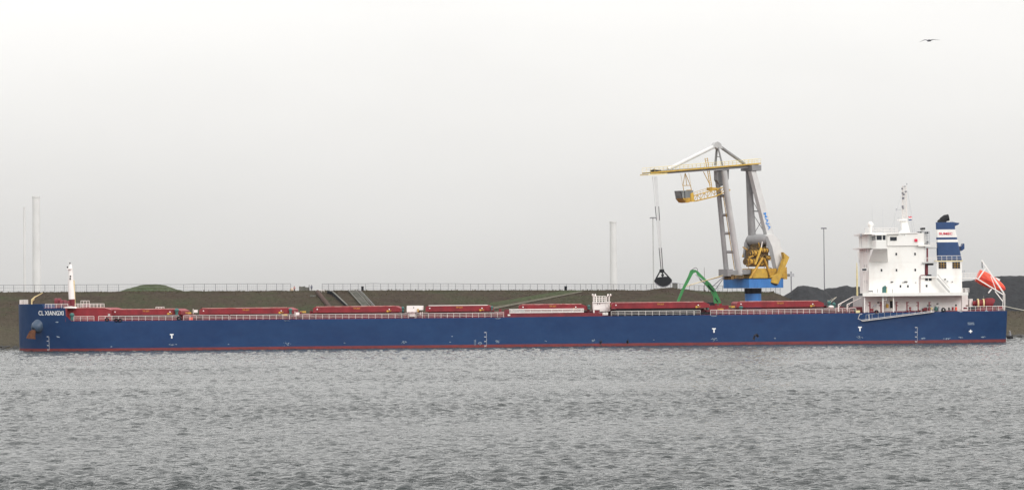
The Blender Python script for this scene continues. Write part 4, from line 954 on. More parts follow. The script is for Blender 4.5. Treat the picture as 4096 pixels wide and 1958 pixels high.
# blue slewing platform, corner towards the viewer
zp1 = at(2990, 1114, PCY-5).z; zp0 = at(2990, 1151, PCY-5).z
pcn = at(2996, 1130, PCY-6.5); pcn.z = 0
W1 = 94/16.3/math.sin(AN); W2 = 149/16.3/math.cos(AN)
c = pcn-CV*(W1/2)-CD*(W2/2)+Vector((0, 0, (zp0+zp1)/2))
mb = MB(); mb.obox(c, CD*W2/2, CV*W1/2, Vector((0, 0, (zp1-zp0)/2))); plat = mb.build('slewing_platform', M['blue'], crane)
mb = MB(); mb.obox(c+Vector((0, 0, (zp1-zp0)/2+.08)), CD*(W2/2+.12), CV*(W1/2+.12), Vector((0, 0, .08))); mb.build('platform_lip', M['dark'], plat)
def ctube(name, m, pts, r, v, n=12, parent=None):
    mb = MB(); mb.tube([cp(x, y, v) for x, y in pts], r, n); return mb.build(name, m, parent or crane)
# top jib: girder, walkway, rails, king post, stay tubes
mb = MB(); J0 = cp(2586, 696, 0); J1 = cp(3026, 661, 0)
mb.beam(cp(2650, 688, 0), J1, 1.5, .95); jib = mb.build('jib_girder', M['grey'], crane)
mb = MB(); wk = Vector((0, 0, .5)); mb.beam(J0+Vector((0, 0, .35)), J1+wk, 3.0, .12)
mb.beam(cp(2577, 699), cp(2652, 695), 3.0, .3); mb.build('walkway', M['cream'], jib)
for v in (-1.5, 1.5):
    railing([J0+CV*v+Vector((0, 0, .4)), J1+CV*v+wk], 1.05, 1.4, 2, crane, m=M['cream'], r=.04, rtop=.05, name='jib_railing')
    mb = MB(); mb.beam(J0+CV*v+Vector((0, 0, .25)), J1+CV*v+Vector((0, 0, .42)), .06, .32); mb.build('walkway_edge', M['yellow'], jib)
mb = MB(); mb.obox(cp(2622, 688), CD*.95, CV*.9, Vector((0, 0, .5))); mb.tube([cp(2616, 686, -.8), cp(2616, 686, .8)], .65, 14); mb.build('tip_sheave', M['dark'], jib)
ctube('front_stay', M['pale2'], [(2862, 583), (2672, 677)], .46, 0, 14, jib); ctube('rear_stay', M['grey'], [(2886, 590), (2978, 655)], .40, 0, 12, jib)
mb = MB(); a = cp(2869, 578)
mb.prism([cp(2855, 584, .5), cp(2862, 570, .5), cp(2872, 566, .5), cp(2884, 574, .5), cp(2892, 594, .5), cp(2874, 596, .5)], -CV*1.0); mb.build('king_head', M['palegrey'], jib)
mb = MB(); mb.tube([cp(2868, 588, -.4), cp(2861, 662, -1.2)], .30, 10); mb.tube([cp(2872, 588, .4), cp(2890, 662, 1.2)], .22, 10); mb.tube([cp(2866, 625, -.8), cp(2880, 628, .8)], .1, 6); mb.build('king_post', M['grey'], jib)
# front links: two columns with rungs and a ladder
LC = [((2866, 682), (2876, 780), (2904, 1070), (2907, 1095)), -1.25]; RC = [((2896, 682), (2908, 780), (2953, 1070), (2957, 1095)), 1.25]
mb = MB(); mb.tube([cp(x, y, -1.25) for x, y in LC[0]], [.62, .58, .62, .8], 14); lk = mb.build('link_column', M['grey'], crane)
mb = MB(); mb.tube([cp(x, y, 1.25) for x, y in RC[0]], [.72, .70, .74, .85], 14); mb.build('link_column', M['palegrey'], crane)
mb = MB()
for y in (782, 859, 932, 1006): mb.tube([cp(np.interp(y, [682, 1095], [2866, 2907]), y, -1.25), cp(np.interp(y, [682, 1095], [2896, 2957]), y+1, 1.25)], .36, 10)
mb.build('link_rung', M['grey'], lk)
mb = MB(); mb.prism([cp(2855, 682, -1.4), cp(2905, 678, -1.4), cp(2904, 715, -1.4), cp(2890, 740, -1.4), cp(2872, 745, -1.4), cp(2856, 720, -1.4)], CV*1.0); mb.build('link_head', M['grey'], lk)
mb = MB()
for dx in (0, 7):
    mb.tube([cp(2893+dx*.6, 785, .5), cp(2938+dx, 1076, .5)], .09, 5)
for k in range(40): t = k/39; mb.tube([cp(2893+45*t, 785+291*t, .5), cp(2897.2+47.8*t, 785+291*t, .5)], .04, 4)
mb.build('ladder', M['ochre'], lk)
mb = MB(); mb.beam(cp(2895, 1092, 0), cp(2988, 1086, 0), 3.4, 1.1); mb.obox(cp(2903, 1090, .6), CD*.9, CV*1.6, Vector((0, 0, .85))); mb.build('link_foot_beam', M['grey'], crane)
# rear mast legs
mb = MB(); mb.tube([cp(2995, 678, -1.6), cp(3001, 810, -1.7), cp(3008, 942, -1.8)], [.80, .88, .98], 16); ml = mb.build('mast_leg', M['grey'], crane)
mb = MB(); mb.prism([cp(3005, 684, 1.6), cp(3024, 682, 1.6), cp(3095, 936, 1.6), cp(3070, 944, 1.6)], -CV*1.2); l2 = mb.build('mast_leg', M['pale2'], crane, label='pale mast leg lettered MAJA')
O_ = cp(3050, 852, 1.64); U_ = cp(3071, 920, 1.64)-O_; W_ = cp(3064, 849, 1.64)-O_
lettering('crane_lettering', 'MAJA', O_, U_, W_, M['markblue'], l2, None, .02, 'blue lettering MAJA running down the leg')
mb = MB()
for a, b in (((3006, 740), (3028, 775)), ((3004, 770), (3030, 772)), ((3010, 800), (3034, 845)), ((3010, 843), (3040, 845)), ((3014, 938), (3048, 880)), ((3015, 860), (3062, 935)), ((3016, 938), (3066, 938)), ((3004, 690), (3020, 740))):
    mb.tube([cp(*a, -1.2), cp(*b, .8)], .09 if abs(a[1]-b[1]) > 5 else .16, 6)
mb.build('leg_bracing', M['grey'], ml)
mb = MB(); mb.obox(cp(3004, 672, 0), CD*1.6, CV*2.0, Vector((0, 0, .7))); mb.build('mast_head', M['grey'], crane)
railing([cp(2992, 655, -1.8)+Vector((0, 0, 0)), cp(3032, 652, -1.8)], 1.05, 1.2, 2, crane, m=M['cream'], name='jib_railing')
# machinery: cross box, side cheeks, engine, hydraulic cylinders, yellow counter lever
K = lambda u, v: (2860+u/3.847, 900+v/3.847)
mb = MB(); mb.tube([cp(2990, 957, -2.6), cp(3003, 962, -1.8), cp(3050, 958, 1.6), cp(3065, 956, 2.3)], [1.2, 1.35, 1.35, 1.15], 14); cb_ = mb.build('cross_box', M['grey'], crane)
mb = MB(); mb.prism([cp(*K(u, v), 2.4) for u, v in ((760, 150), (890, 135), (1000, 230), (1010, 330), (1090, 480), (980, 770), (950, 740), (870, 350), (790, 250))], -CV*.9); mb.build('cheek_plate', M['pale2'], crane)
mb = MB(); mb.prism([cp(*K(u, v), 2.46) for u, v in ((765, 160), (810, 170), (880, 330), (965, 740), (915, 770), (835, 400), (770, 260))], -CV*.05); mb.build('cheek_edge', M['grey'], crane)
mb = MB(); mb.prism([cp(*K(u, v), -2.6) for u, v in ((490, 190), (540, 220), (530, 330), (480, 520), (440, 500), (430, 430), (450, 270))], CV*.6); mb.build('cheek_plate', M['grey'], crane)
mb = MB(); rs = random.Random(5)
mb.obox(cp(*K(650, 500), 0), CD*2.3, CV*1.6, Vector((0, 0, 2.2))); mb.obox(cp(*K(670, 360), 0), CD*1.6, CV*1.2, Vector((0, 0, 1.2)))
mb.build('engine_block', M['umber'], crane)
mb = MB()
for u, v, r, l in ((600, 430, .75, 1.5), (745, 390, .6, 1.2), (540, 560, .7, 1.6), (705, 590, .6, 1.4), (800, 500, .5, .8)):
    c = cp(*K(u, v), 1.9); mb.mi = 0; mb.tube([c-CD*l, c+CD*l], r, 14)
    for k in (-1, -.3, .5, 1): mb.mi = 1; mb.tube([c+CD*(l*k-.06), c+CD*(l*k+.06)], r*1.22, 14)
for _ in range(26):
    u, v = rs.uniform(480, 840), rs.uniform(320, 640); mb.mi = rs.randrange(2)
    mb.tube([cp(*K(u, v), 2.5), cp(*K(u+rs.uniform(-90, 90), v+rs.uniform(-80, 80)), 2.6)], rs.uniform(.06, .16), 7)
mb.build('winch_gear', [M['ochre'], M['umber']], crane)
mb = MB(); mb.obox(cp(*K(690, 745), .6), CD*4.2, CV*1.9, Vector((0, 0, 1.25))); mb.build('machinery_base', M['ochre'], crane)
mb = MB(); mb.obox(cp(*K(690, 745), 2.55), CD*2.6, CV*.08, Vector((0, 0, 1.2))); mb.build('guard_plate', M['yellow'], crane)
mb = MB(); mb.prism([cp(*K(u, v), 1.6) for u, v in ((1040, 690), (1105, 640), (1112, 830), (1010, 830))], -CV*3); mb.build('rear_housing', M['ochre'], crane)
for pts, v in ((((728, 255), (712, 350), (615, 605)), 2.8), (((492, 285), (470, 360), (432, 490)), -2.9)):
    mb = MB(); mb.tube([cp(*K(*pts[0]), v), cp(*K(*pts[1]), v)], .12, 8); rod = mb.build('piston_rod', M['rail'], crane)
    mb = MB(); mb.tube([cp(*K(*pts[1]), v), cp(*K(*pts[2]), v)], .30, 10); mb.build('luffing_cylinder', M['yellow'], crane)
mb = MB(); mb.tube([cp(*K(735, 500), 2.9), cp(*K(535, 825), 2.9)], .32, 8); mb.tube([cp(*K(755, 510), 2.9), cp(*K(865, 820), 2.9)], .30, 8); mb.build('machinery_strut', M['ochre'], crane)
mb = MB(); mb.prism([cp(*K(u, v), 4.2) for u, v in ((1052, 415), (1145, 492), (975, 905), (865, 880), (880, 790), (985, 745), (1070, 510))], -CV*.9); mb.build('counter_lever', M['yellow'], crane, label='big yellow flat lever on the crane platform')
mb = MB(); mb.prism([cp(*K(u, v), 4.25) for u, v in ((868, 880), (972, 905), (950, 925), (885, 900))], -CV*1.1); mb.build('lever_foot', M['dark'], crane)
mb = MB(); mb.obox(cp(*K(320, 795), 1), CD*1.6, CV*1.2, Vector((0, 0, .45))); mb.obox(cp(*K(215, 800), 1), CD*.5, CV*1.2, Vector((0, 0, .6))); mb.build('slew_drive', M['umber'], crane)
mb = MB(); mb.obox(cp(*K(1150, 770), 0), CD*.8, CV*.8, Vector((0, 0, .35))); mb.build('rear_gangway', M['steel'], crane)
# stays from the link foot down to the left
for a, b, r, m in (((2896, 1099), (2745, 1143), .09, 'cream'), ((2894, 1103), (2760, 1138), .07, 'rust'), ((2894, 1106), (2852, 1143), .12, 'post'), ((2896, 1108), (2858, 1162), .12, 'post')): ctube('stay_cable', M[m], [a, b], r, .5, 5)
# suspended cab on its lattice arm
Q = lambda u, v: (2560+u/4.1025, 540+v/4.1025)
mb = MB(); mb.prism([cp(*Q(u, v), 1.3) for u, v in ((665, 912), (875, 905), (872, 1075), (790, 1105), (745, 1100), (690, 1040))], -CV*2.2); cab = mb.build('operator_cab', M['paneglass'], crane, label='glazed yellow cab hung below the jib')
mb = MB(); mb.prism([cp(*Q(u, v), 1.34) for u, v in ((672, 922), (725, 920), (728, 1030), (692, 1030))], -CV*.03); mb.prism([cp(*Q(u, v), 1.34) for u, v in ((740, 920), (835, 916), (825, 1040), (742, 1040))], -CV*.03); mb.prism([cp(*Q(668, 925), 1.2)+CD*.02, cp(*Q(690, 1032), 1.2)+CD*.02, cp(*Q(690, 1032), 1.2)+CD*.02-CV*2.0, cp(*Q(668, 925), 1.2)+CD*.02-CV*2.0], CD*.03); mb.build('cab_glass', M['paneglass'], cab)
mb = MB(); mb.prism([cp(*Q(u, v), 1.5) for u, v in ((830, 960), (878, 940), (890, 1090), (840, 1095))], -CV*2.6); mb.build('cab_side', M['yellow'], cab)
mb = MB(); mb.prism([cp(*Q(u, v), 1.38) for u, v in ((690, 1035), (872, 1025), (875, 1078), (790, 1108), (745, 1103))], -CV*2.36); mb.build('cab_floor', M['ochre'], cab)
mb = MB(); mb.tube([cp(*Q(672, 922), 1.36), cp(*Q(695, 1035), 1.36), cp(*Q(745, 1095), 1.36)], .07, 5); mb.tube([cp(*Q(733, 918), 1.36), cp(*Q(740, 1090), 1.36)], .07, 5); mb.build('cab_frame', M['dark'], cab)
mb = MB(); 
for v in (-.8, .8):
    tp = [cp(*Q(885, 995), v), cp(*Q(1390, 850), v), cp(*Q(1478, 900), v)]; bt = [cp(*Q(885, 1085), v), cp(*Q(1240, 1000), v), cp(*Q(1478, 905), v)]
    mb.tube(tp, .12, 6); mb.tube(bt, .12, 6)
    for k in range(9):
        t0 = k/9; t1 = (k+1)/9; f = lambda P, t: P[0].lerp(P[1], t)
        a = f(tp, t0); b = bt[0].lerp(bt[2], t0*.85); a2 = f(tp, t1); b2 = bt[0].lerp(bt[2], t1*.85)
        mb.tube([a, b], .06, 4); mb.tube([a if k % 2 else b, b2 if k % 2 else a2], .07, 4)
arm = mb.build('lattice_arm', M['yellow'], crane)
mb = MB(); mb.beam(cp(*Q(885, 1088)), cp(*Q(1240, 1003)), 1.6, .1); mb.build('arm_floor', M['yellow'], arm)
railing([cp(*Q(890, 990), .8), cp(*Q(1180, 905), .8)], .8, 1.0, 2, crane, m=M['yellow'], name='arm_railing', r=.035, rtop=.045)
mb = MB(); mb.obox(cp(*Q(1180, 885)), CD*1.2, CV*.6, Vector((0, 0, .35))); mb.build('arm_joint', M['ochre'], arm)
mb = MB()
for a, b in (((740, 625), (705, 830)), ((740, 625), (830, 830)), ((745, 640), (768, 830)), ((700, 828), (835, 825)), ((705, 830), (718, 908)), ((830, 830), (845, 905)), ((760, 905), (845, 900))): mb.tube([cp(*Q(*a)), cp(*Q(*b))], .08, 6)
mb.build('cab_hanger', M['ochre'], crane)
mb = MB()
for a, b in (((668, 640), (700, 830)), ((800, 625), (832, 800))): mb.tube([cp(*Q(*a)), cp(*Q(*b))], .04, 5)
mb.build('hanger_wire', M['yellow'], crane)
mb = MB()
for a, b in (((1065, 380), (1110, 600)), ((1105, 375), (1180, 860)), ((1110, 600), (1150, 860)), ((1040, 600), (1150, 820))): mb.tube([cp(*Q(*a), .6), cp(*Q(*b), .6)], .1, 5)
for k in range(14): t = k/13; a = (1068+80*t, 385+470*t); b = (1106+72*t, 385+470*t); mb.tube([cp(*Q(*a), .6), cp(*Q(*b), .6)], .05, 4)
mb.build('access_ladder', M['yellow'], crane)
# hoisting ropes and the grab
GV = 0.0
for k, (x0, x1) in enumerate(((2610, 2644), (2617, 2646.5), (2622, 2649), (2627, 2651.5))):
    a = cp(x0, 706, GV+(k-1.5)*.3); b = cp(x1, 1078, GV+(k-1.5)*.12)
    mb = MB(); mb.tube([a, b], .045, 5); rp_ = mb.build('hoist_rope', M['cable'], crane)
    if k in (0, 3):
        mb = MB(); mb.tube([a.lerp(b, .32), a.lerp(b, .47)], .085, 5); mb.tube([a.lerp(b, .765), b], .085, 5); mb.build('greased_length', M['dark'], rp_)
G = lambda u, v: cp(2580+u/5.129, 1020+v/5.129, GV)
gh = G(345, 320); grab = thing('clamshell_grab', 'closed black clamshell grab hanging from the crane ropes', 'grab', gh)
EX = Vector((1, 0, 0)); EYv = Vector((0, 1, 0))
def g2(u, v, dy=0.0): p = at(2580+u/5.129, 1020+v/5.129, gh.y); return p+Vector((0, dy, 0))
mb = MB(); mb.prism([g2(300, 292, -.5), g2(385, 282, -.5), g2(398, 330, -.5), g2(372, 365, -.5), g2(322, 362, -.5), g2(296, 325, -.5)], (0, 1.0, 0)); mb.build('head_block', M['dark'], grab)
for a, b in (((305, 335), (205, 520)), ((385, 335), (540, 508))):
    for dy in (-.9, .9):
        mb = MB(); mb.beam(g2(*a, dy*.45), g2(*b, dy), .16, .24); mb.build('grab_arm', M['dark'], grab)
mb = MB(); mb.tube([g2(332, 405, -.4), g2(332, 405, .4)], .01, 4); mb.tube([g2(361, 408, -.5), g2(361, 408, .5)], .34, 12); mb.tube([g2(362, 360, 0), g2(362, 450, 0)], .14, 6); mb.build('closing_block', M['dark'], grab)
for h in (((190, 520), (230, 462), (300, 448), (365, 440), (365, 652), (300, 635), (250, 605), (205, 560)), ((365, 440), (470, 437), (545, 500), (548, 540), (510, 590), (450, 632), (365, 652))):
    mb = MB(); mb.prism([g2(u, v, -1.3) for u, v in h], (0, 2.6, 0)); sh = mb.build('grab_shell', M['dark'], grab)
    m2 = MB(); lo_ = [q for q in h if q[1] > 530]
    m2.tube([g2(u, v, -1.33) for u, v in sorted(lo_)], .09, 5); m2.build('cutting_lip', M['post'], sh)

# green material handler reaching over from the pontoon
HY = 691.0; Z4 = lambda u, v, Y=HY: at(2580+u/5.129, 1020+v/5.129, Y)
hx = Z4(1490, 980).x; hd = thing('material_handler', 'green material handler with bent boom standing behind the ship', 'excavator', (hx, HY+.5, 2.2))
mb = MB(); mb.prism([Z4(u, v) for u, v in ((1030, 305), (1080, 322), (1240, 480), (1345, 580), (1440, 700), (1510, 850), (1557, 950), (1560, 985), (1420, 985), (1410, 960), (1405, 850), (1350, 740), (1225, 590), (1135, 515), (1065, 385))], (0, .95, 0)); bo = mb.build('boom', M['green'], hd)
mb = MB(); mb.prism([Z4(u, v) for u, v in ((930, 310), (965, 293), (1040, 300), (1075, 325), (1050, 345), (990, 370), (900, 540), (800, 720), (708, 945), (655, 945), (690, 850), (780, 640), (880, 440))], (0, .7, 0)); sk = mb.build('stick', M['green'], hd)
sk.location.y += -.05
mb = MB(); mb.tube([Z4(1035, 395, HY-.15), Z4(1130, 470, HY-.15), Z4(1230, 560, HY-.15)], [.07, .16, .2], 8); mb.build('stick_cylinder', M['steel'], bo)
mb = MB(); mb.tube([Z4(960, 300, HY-.1), Z4(1010, 265, HY-.1), Z4(1050, 255, HY-.1), Z4(1075, 280, HY-.1), Z4(1075, 320, HY-.1)], .06, 5); mb.build('hose_loop', M['dark'], bo)
MB().tube([Z4(1290, 610, HY-.12), Z4(1340, 680, HY-.12), Z4(1410, 750, HY-.12)], .14, 6).build('boom_hose', M['dark'], bo); MB().tube([Z4(1440, 880, HY-.12), Z4(1500, 960, HY-.12)], .12, 6).build('boom_hose', M['dark'], bo)
zb = Z4(1480, 985).z
mb = MB(); mb.box(hx-2.2, hx+2.6, HY-1.2, HY+2.2, zb-2.6, zb-.5); mb.build('upper_carriage', M['deckred'], hd)
mb = MB(); mb.box(hx-2.6, hx-.6, HY+1.0, HY+2.4, zb-.5, zb+.3); mb.build('driver_cab', M['glass'], hd)
mb = MB(); mb.tube([(hx, HY+.5, 2.2), (hx, HY+.5, zb-2.6)], 1.0, 14); mb.box(hx-2.4, hx+2.4, HY-1.6, HY+2.6, 2.2, 2.9); mb.build('undercarriage', M['dark'], hd)
mb = MB(); mb.pbox(2860, 1213, 2868, 1226, HY-.3, HY+.4); mb.pbox(2876, 1213, 2888, 1226, HY-.3, HY+.4); mb.build('boom_foot', M['deckred'], hd)

# ------------------------------------------------------------------ on the dike: fences, pipes, stair, people, masts
def fence(label, pxs, ypairs):
    """pxs: pixel x of each post; posts stand just behind the crest"""
    X0 = at(pxs[0], 1160, 742).x; Yf = yc(X0)+1.5
    f = thing('wire_fence', label, 'fence', (X0, Yf, zc(X0)-.4), 'wire fences along the dike crest')
    tops = []; me = None
    for x in pxs:
        X = at(x, 1160, yc((x-2048)/15.2)+1.5).x; Y = yc(X)+1.5; z = zs(X, Y)-.1; top = at(x, np.interp(x, *ypairs), Y).z
        if top-z < .6: top = z+1.6
        me = post_mesh(round(top-z, 1), .065, M['post'])
        link('fence_post', me, f, Vector((X, Y, z))-origin(f)); tops.append((Vector((X, Y, z)), z+round(top-z, 1)))
    mb = MB()
    for fr, r in ((1.0, .055), (.66, .022), (.33, .022)):
        mb.tube([Vector((p.x, p.y, p.z+(t-p.z)*fr)) for p, t in tops], r, 4)
    mb.build('fence_wires', M['wire'], f)
    mb = MB()
    for (p, t), (q, u) in zip(tops[:-1], tops[1:]):
        n = 5
        for k in range(1, n): a = p.lerp(q, k/n); mb.tube([a, Vector((a.x, a.y, p.z+(t-p.z)*.98))], .011, 3, cap=False)
    mb.build('wire_mesh', M['wire'], f, kind='stuff', label='thin vertical mesh wires of the fence')
fy = ([0, 300, 700, 1165, 1290, 1500, 2000, 2600, 2700, 2760, 2850, 3120], [1139, 1138, 1136, 1133.5, 1135, 1132.5, 1134.5, 1136, 1130, 1141, 1141, 1146])
fence('wire fence on the dike crest beside the green mound', [-60, -22, 15, 55, 96, 138, 180, 219, 257, 304, 347, 393, 431, 475, 735, 776, 818, 862, 907, 950, 991, 1029, 1067, 1106, 1132, 1163], fy)
fence('long wire fence on the dike crest behind the crane and the ramp path', [1289, 1314, 1336, 1372]+list(range(1403, 2020, 30))+list(range(2034, 2280, 29))+list(range(2300, 2600, 22))+list(range(2606, 3125, 19)), fy)
def slopetube(pts, r, n=8, lift=0.0):
    P = []
    for (x0, y0), (x1, y1) in zip(pts[:-1], pts[1:]):
        for k in range(9): P.append(onslope(x0+(x1-x0)*k/8, y0+(y1-y0)*k/8)+Vector((0, 0, lift)))
    P2 = [P[0]]
    for p in P[1:]:
        if (p-P2[-1]).length > .2: P2.append(p)
    mb = MB(); mb.tube(P2, r, n); return mb
slopetube(((1270, 1171), (1322, 1236)), .62, 10, .25).build('slope_pipe', M['brick'], label='thick rust brown pipe running down the dike slope', cat='pipe')
rt = thing('slope_wall', 'dark retaining wall with pale coping stepping down the dike slope', 'wall', onslope(1387, 1226))
mb = MB(); P = [onslope(x, y) for x, y in ((1309, 1172), (1330, 1177), (1345, 1190), (1360, 1204), (1375, 1218), (1390, 1232))]
for a, b in zip(P[:-1], P[1:]): mb.beam(a+Vector((0, 0, .2)), b+Vector((0, 0, .2)), .35, 1.2)
mb.build('wall_face', M['dark'], rt)
mb = MB()
for a, b in zip(P[:-1], P[1:]): mb.beam(a+Vector((0, 0, .82)), b+Vector((0, 0, .82)), .42, .06)
mb.build('coping', M['concrete'], rt)
stt = thing('concrete_stair', 'grey concrete stair climbing the dike with a thin handrail', 'stairs', onslope(1465, 1226))
mb = MB(); sa_ = onslope(1472, 1236); sb_ = onslope(1408, 1164); n = 70; wv = Vector((.98, .18, 0))*.85
for k in range(n):
    c = sa_.lerp(sb_, (k+.5)/n); c.z = zs(c.x, c.y)+.12; mb.obox(c, wv, Vector((-.18, .98, 0))*.36, Vector((0, 0, .16)))
mb.build('stair_treads', M['concrete'], stt)
mb = MB()
for s_ in (-1.15, 1.15):
    mb.tube([Vector((p.x, p.y, zs(p.x, p.y)+.3)) for p in [sa_.lerp(sb_, k/12)+wv*s_ for k in range(13)]], .16, 6)
mb.build('stair_kerb', M['concrete'], stt)
mb = MB(); q0 = onslope(1500, 1236); q1 = onslope(1432, 1164)
P = [q0.lerp(q1, k/14) for k in range(15)]; P = [Vector((p.x, p.y, zs(p.x, p.y))) for p in P]; mb.tube([p+Vector((0, 0, .9)) for p in P], .03, 5)
for p in P: mb.tube([p, p+Vector((0, 0, .9))], .045, 5)
mb.build('handrail', M['steel'], stt)
q = onslope(1252, 1184); mb = MB(); mb.box(q.x-.75, q.x+.75, q.y-.5, q.y+.5, q.z-.3, q.z+.35); mb.build('inspection_slab', M['concrete'], label='pale concrete slab set into the slope beside the brown pipe', cat='slab')
mb = MB(); a = onslope(1266, 1168.5); b = onslope(1297, 1167.5); o = thing('pipe_head_rail', 'short white rail above the head of the brown pipe', 'railing', a); railing([a, b], .55, .6, 2, o, m=M['rail'])
def crest(px, dy): X = at(px, 1160, 745).x; Y = yc(X)+dy; return Vector((X, Y, zs(X, Y)))
for px, w, h, d, m, lab in ((1450.5, .32, 1.1, .3, 'dark', 'dark post box on the crest by the stair head'), (2264, .36, 1.15, .3, 'dark', 'dark box on the crest near the top of the ramp path')):
    p = crest(px, .4); t = thing('marker_box', lab, 'box', p); mb = MB(); mb.box(p.x-w, p.x+w, p.y-d, p.y+d, p.z, p.z+h); mb.build('box_body', M[m], t); mb = MB(); mb.box(p.x-w-.04, p.x+w+.04, p.y-d-.04, p.y+d+.04, p.z+h, p.z+h+.06); mb.build('box_lid', M['post'], t)
p = crest(2708, 2.5); t = thing('site_cabin', 'small grey site cabin behind the fence near the grab', 'cabin', p); mb = MB(); mb.box(p.x-.65, p.x+.65, p.y-1, p.y+1, p.z, p.z+1.65); mb.build('cabin_wall', M['concrete'], t); mb = MB(); mb.box(p.x-.72, p.x+.72, p.y-1.1, p.y+1.1, p.z+1.65, p.z+1.75); mb.build('cabin_roof', M['post'], t)
for px, w, h, lab in ((1208, .78, 1.55, 'taller grey concrete block in the gap between the fences'), (1229, .55, 1.35, 'lower grey concrete block next to the standing person in grey')):
    p = crest(px, 3.0); mb = MB(); mb.box(p.x-w, p.x+w, p.y-.5, p.y+.5, p.z, p.z+h); mb.box(p.x-w*.9, p.x-w*.6, p.y-.55, p.y+.55, p.z+h, p.z+h+.08); mb.box(p.x+w*.6, p.x+w*.9, p.y-.55, p.y+.55, p.z+h, p.z+h+.08); mb.build('concrete_block', M['concrete'], label=lab, cat='block', loc=p)
p = crest(1237, 2.2); mb = MB(); mb.tube([p, p+Vector((0, 0, 1.75))], [.1, .08], 6); mb.ball(p+Vector((0, 0, 1.78)), .1, .1, .08, 6, 5); mb.build('gate_post', M['post'], label='single dark gate post next to the lower grey block', cat='post', loc=p)
def person(name_label, p, coat, legs, lean=0.0, height=1.75, seat=False):
    t = thing('person', name_label, 'person', p); s = height/1.75
    J = {'pel': (0, 0, .95), 'chest': (lean*.3, 0, 1.30), 'neck': (lean*.4, 0, 1.48), 'head': (lean*.5, 0, 1.60), 'top': (lean*.5, 0, 1.72)}
    for k, sg in (('l', -1), ('r', 1)):
        J['hip'+k] = (sg*.09, 0, .9); J['kn'+k] = (sg*.11, -.03 if not seat else -.4, .5 if not seat else .85); J['an'+k] = (sg*.12, .02 if not seat else -.42, .08 if not seat else .42); J['to'+k] = (sg*.13, -.16 if not seat else -.6, .03 if not seat else .38)
        J['sh'+k] = (sg*.19+lean*.35, 0, 1.42); J['el'+k] = (sg*.27+lean*.3, -.02, 1.15); J['wr'+k] = (sg*.24+lean*.5, -.14, .93); J['ha'+k] = (sg*.22+lean*.55, -.19, .85)
    Rr = {'pel': .15, 'chest': .17, 'neck': .07, 'head': .105, 'top': .07, 'hip': .11, 'kn': .075, 'an': .055, 'to': .05, 'sh': .085, 'el': .06, 'wr': .045, 'ha': .05}
    names = list(J); E = [('pel', 'chest'), ('chest', 'neck'), ('neck', 'head'), ('head', 'top')]
    for k in 'lr': E += [('pel', 'hip'+k), ('hip'+k, 'kn'+k), ('kn'+k, 'an'+k), ('an'+k, 'to'+k), ('chest', 'sh'+k), ('sh'+k, 'el'+k), ('el'+k, 'wr'+k), ('wr'+k, 'ha'+k)]
    me = bpy.data.meshes.new('body'); me.from_pydata([tuple(c*s for c in J[n]) for n in names], [(names.index(a), names.index(b)) for a, b in E], [])
    o = link('body', me, t); o.modifiers.new('skin', 'SKIN'); 
    for i, n in enumerate(names):
        r = Rr.get(n, Rr.get(n[:-1], .06))*s; me.skin_vertices[0].data[i].radius = (r, r); me.skin_vertices[0].data[i].use_root = (n == 'pel')
    sd = o.modifiers.new('sub', 'SUBSURF'); sd.levels = 1; sd.render_levels = 1
    m = bpy.data.materials.new('clothes'); m.use_nodes = True; T = m.node_tree; tcn = T.nodes.new('ShaderNodeTexCoord'); sp = T.nodes.new('ShaderNodeSeparateXYZ'); T.links.new(tcn.outputs['Object'], sp.inputs[0])
    rp2 = T.nodes.new('ShaderNodeValToRGB'); rp2.color_ramp.interpolation = 'CONSTANT'; mm = T.nodes.new('ShaderNodeMath'); mm.operation = 'DIVIDE'; mm.inputs[1].default_value = 2.0*s; T.links.new(sp.outputs['Z'], mm.inputs[0]); T.links.new(mm.outputs[0], rp2.inputs[0])
    el = rp2.color_ramp.elements; el[0].color = (*legs, 1); el[1].position = .49; el[1].color = (*coat, 1); e3 = el.new(.745); e3.color = (.42, .25, .18, 1)
    T.links.new(rp2.outputs[0], T.nodes['Principled BSDF'].inputs['Base Color']); me.materials.append(m)
    mb = MB(); c = Vector(p)+Vector((lean*.5*s, .015, 1.655*s)); mb.ball(c, .115*s, .12*s, .11*s, 10, 6); mb.build('hair', M['dark'], t)
    return t
person('person in a grey jacket standing by the gate post between the fences', crest(1247, 1.6), (.10, .11, .16), (.05, .05, .07), .05)
person('person in a pink top by the fence end in the gap', crest(1178, 2.6), (.42, .20, .19), (.12, .08, .08), -.05, 1.62)
p = crest(1167, 2.4); mb = MB(); mb.ball(p+Vector((0, 0, .5)), .5, .4, .6, 10, 8); mb.box(p.x-.45, p.x+.45, p.y-.3, p.y+.3, p.z, p.z+.4); mb.build('pale_bundle', mat('pale_canvas', (.52, .40, .30), .9, .15, 3.0), label='pale peach canvas bundle at the end of the fence', cat='bundle', loc=p)

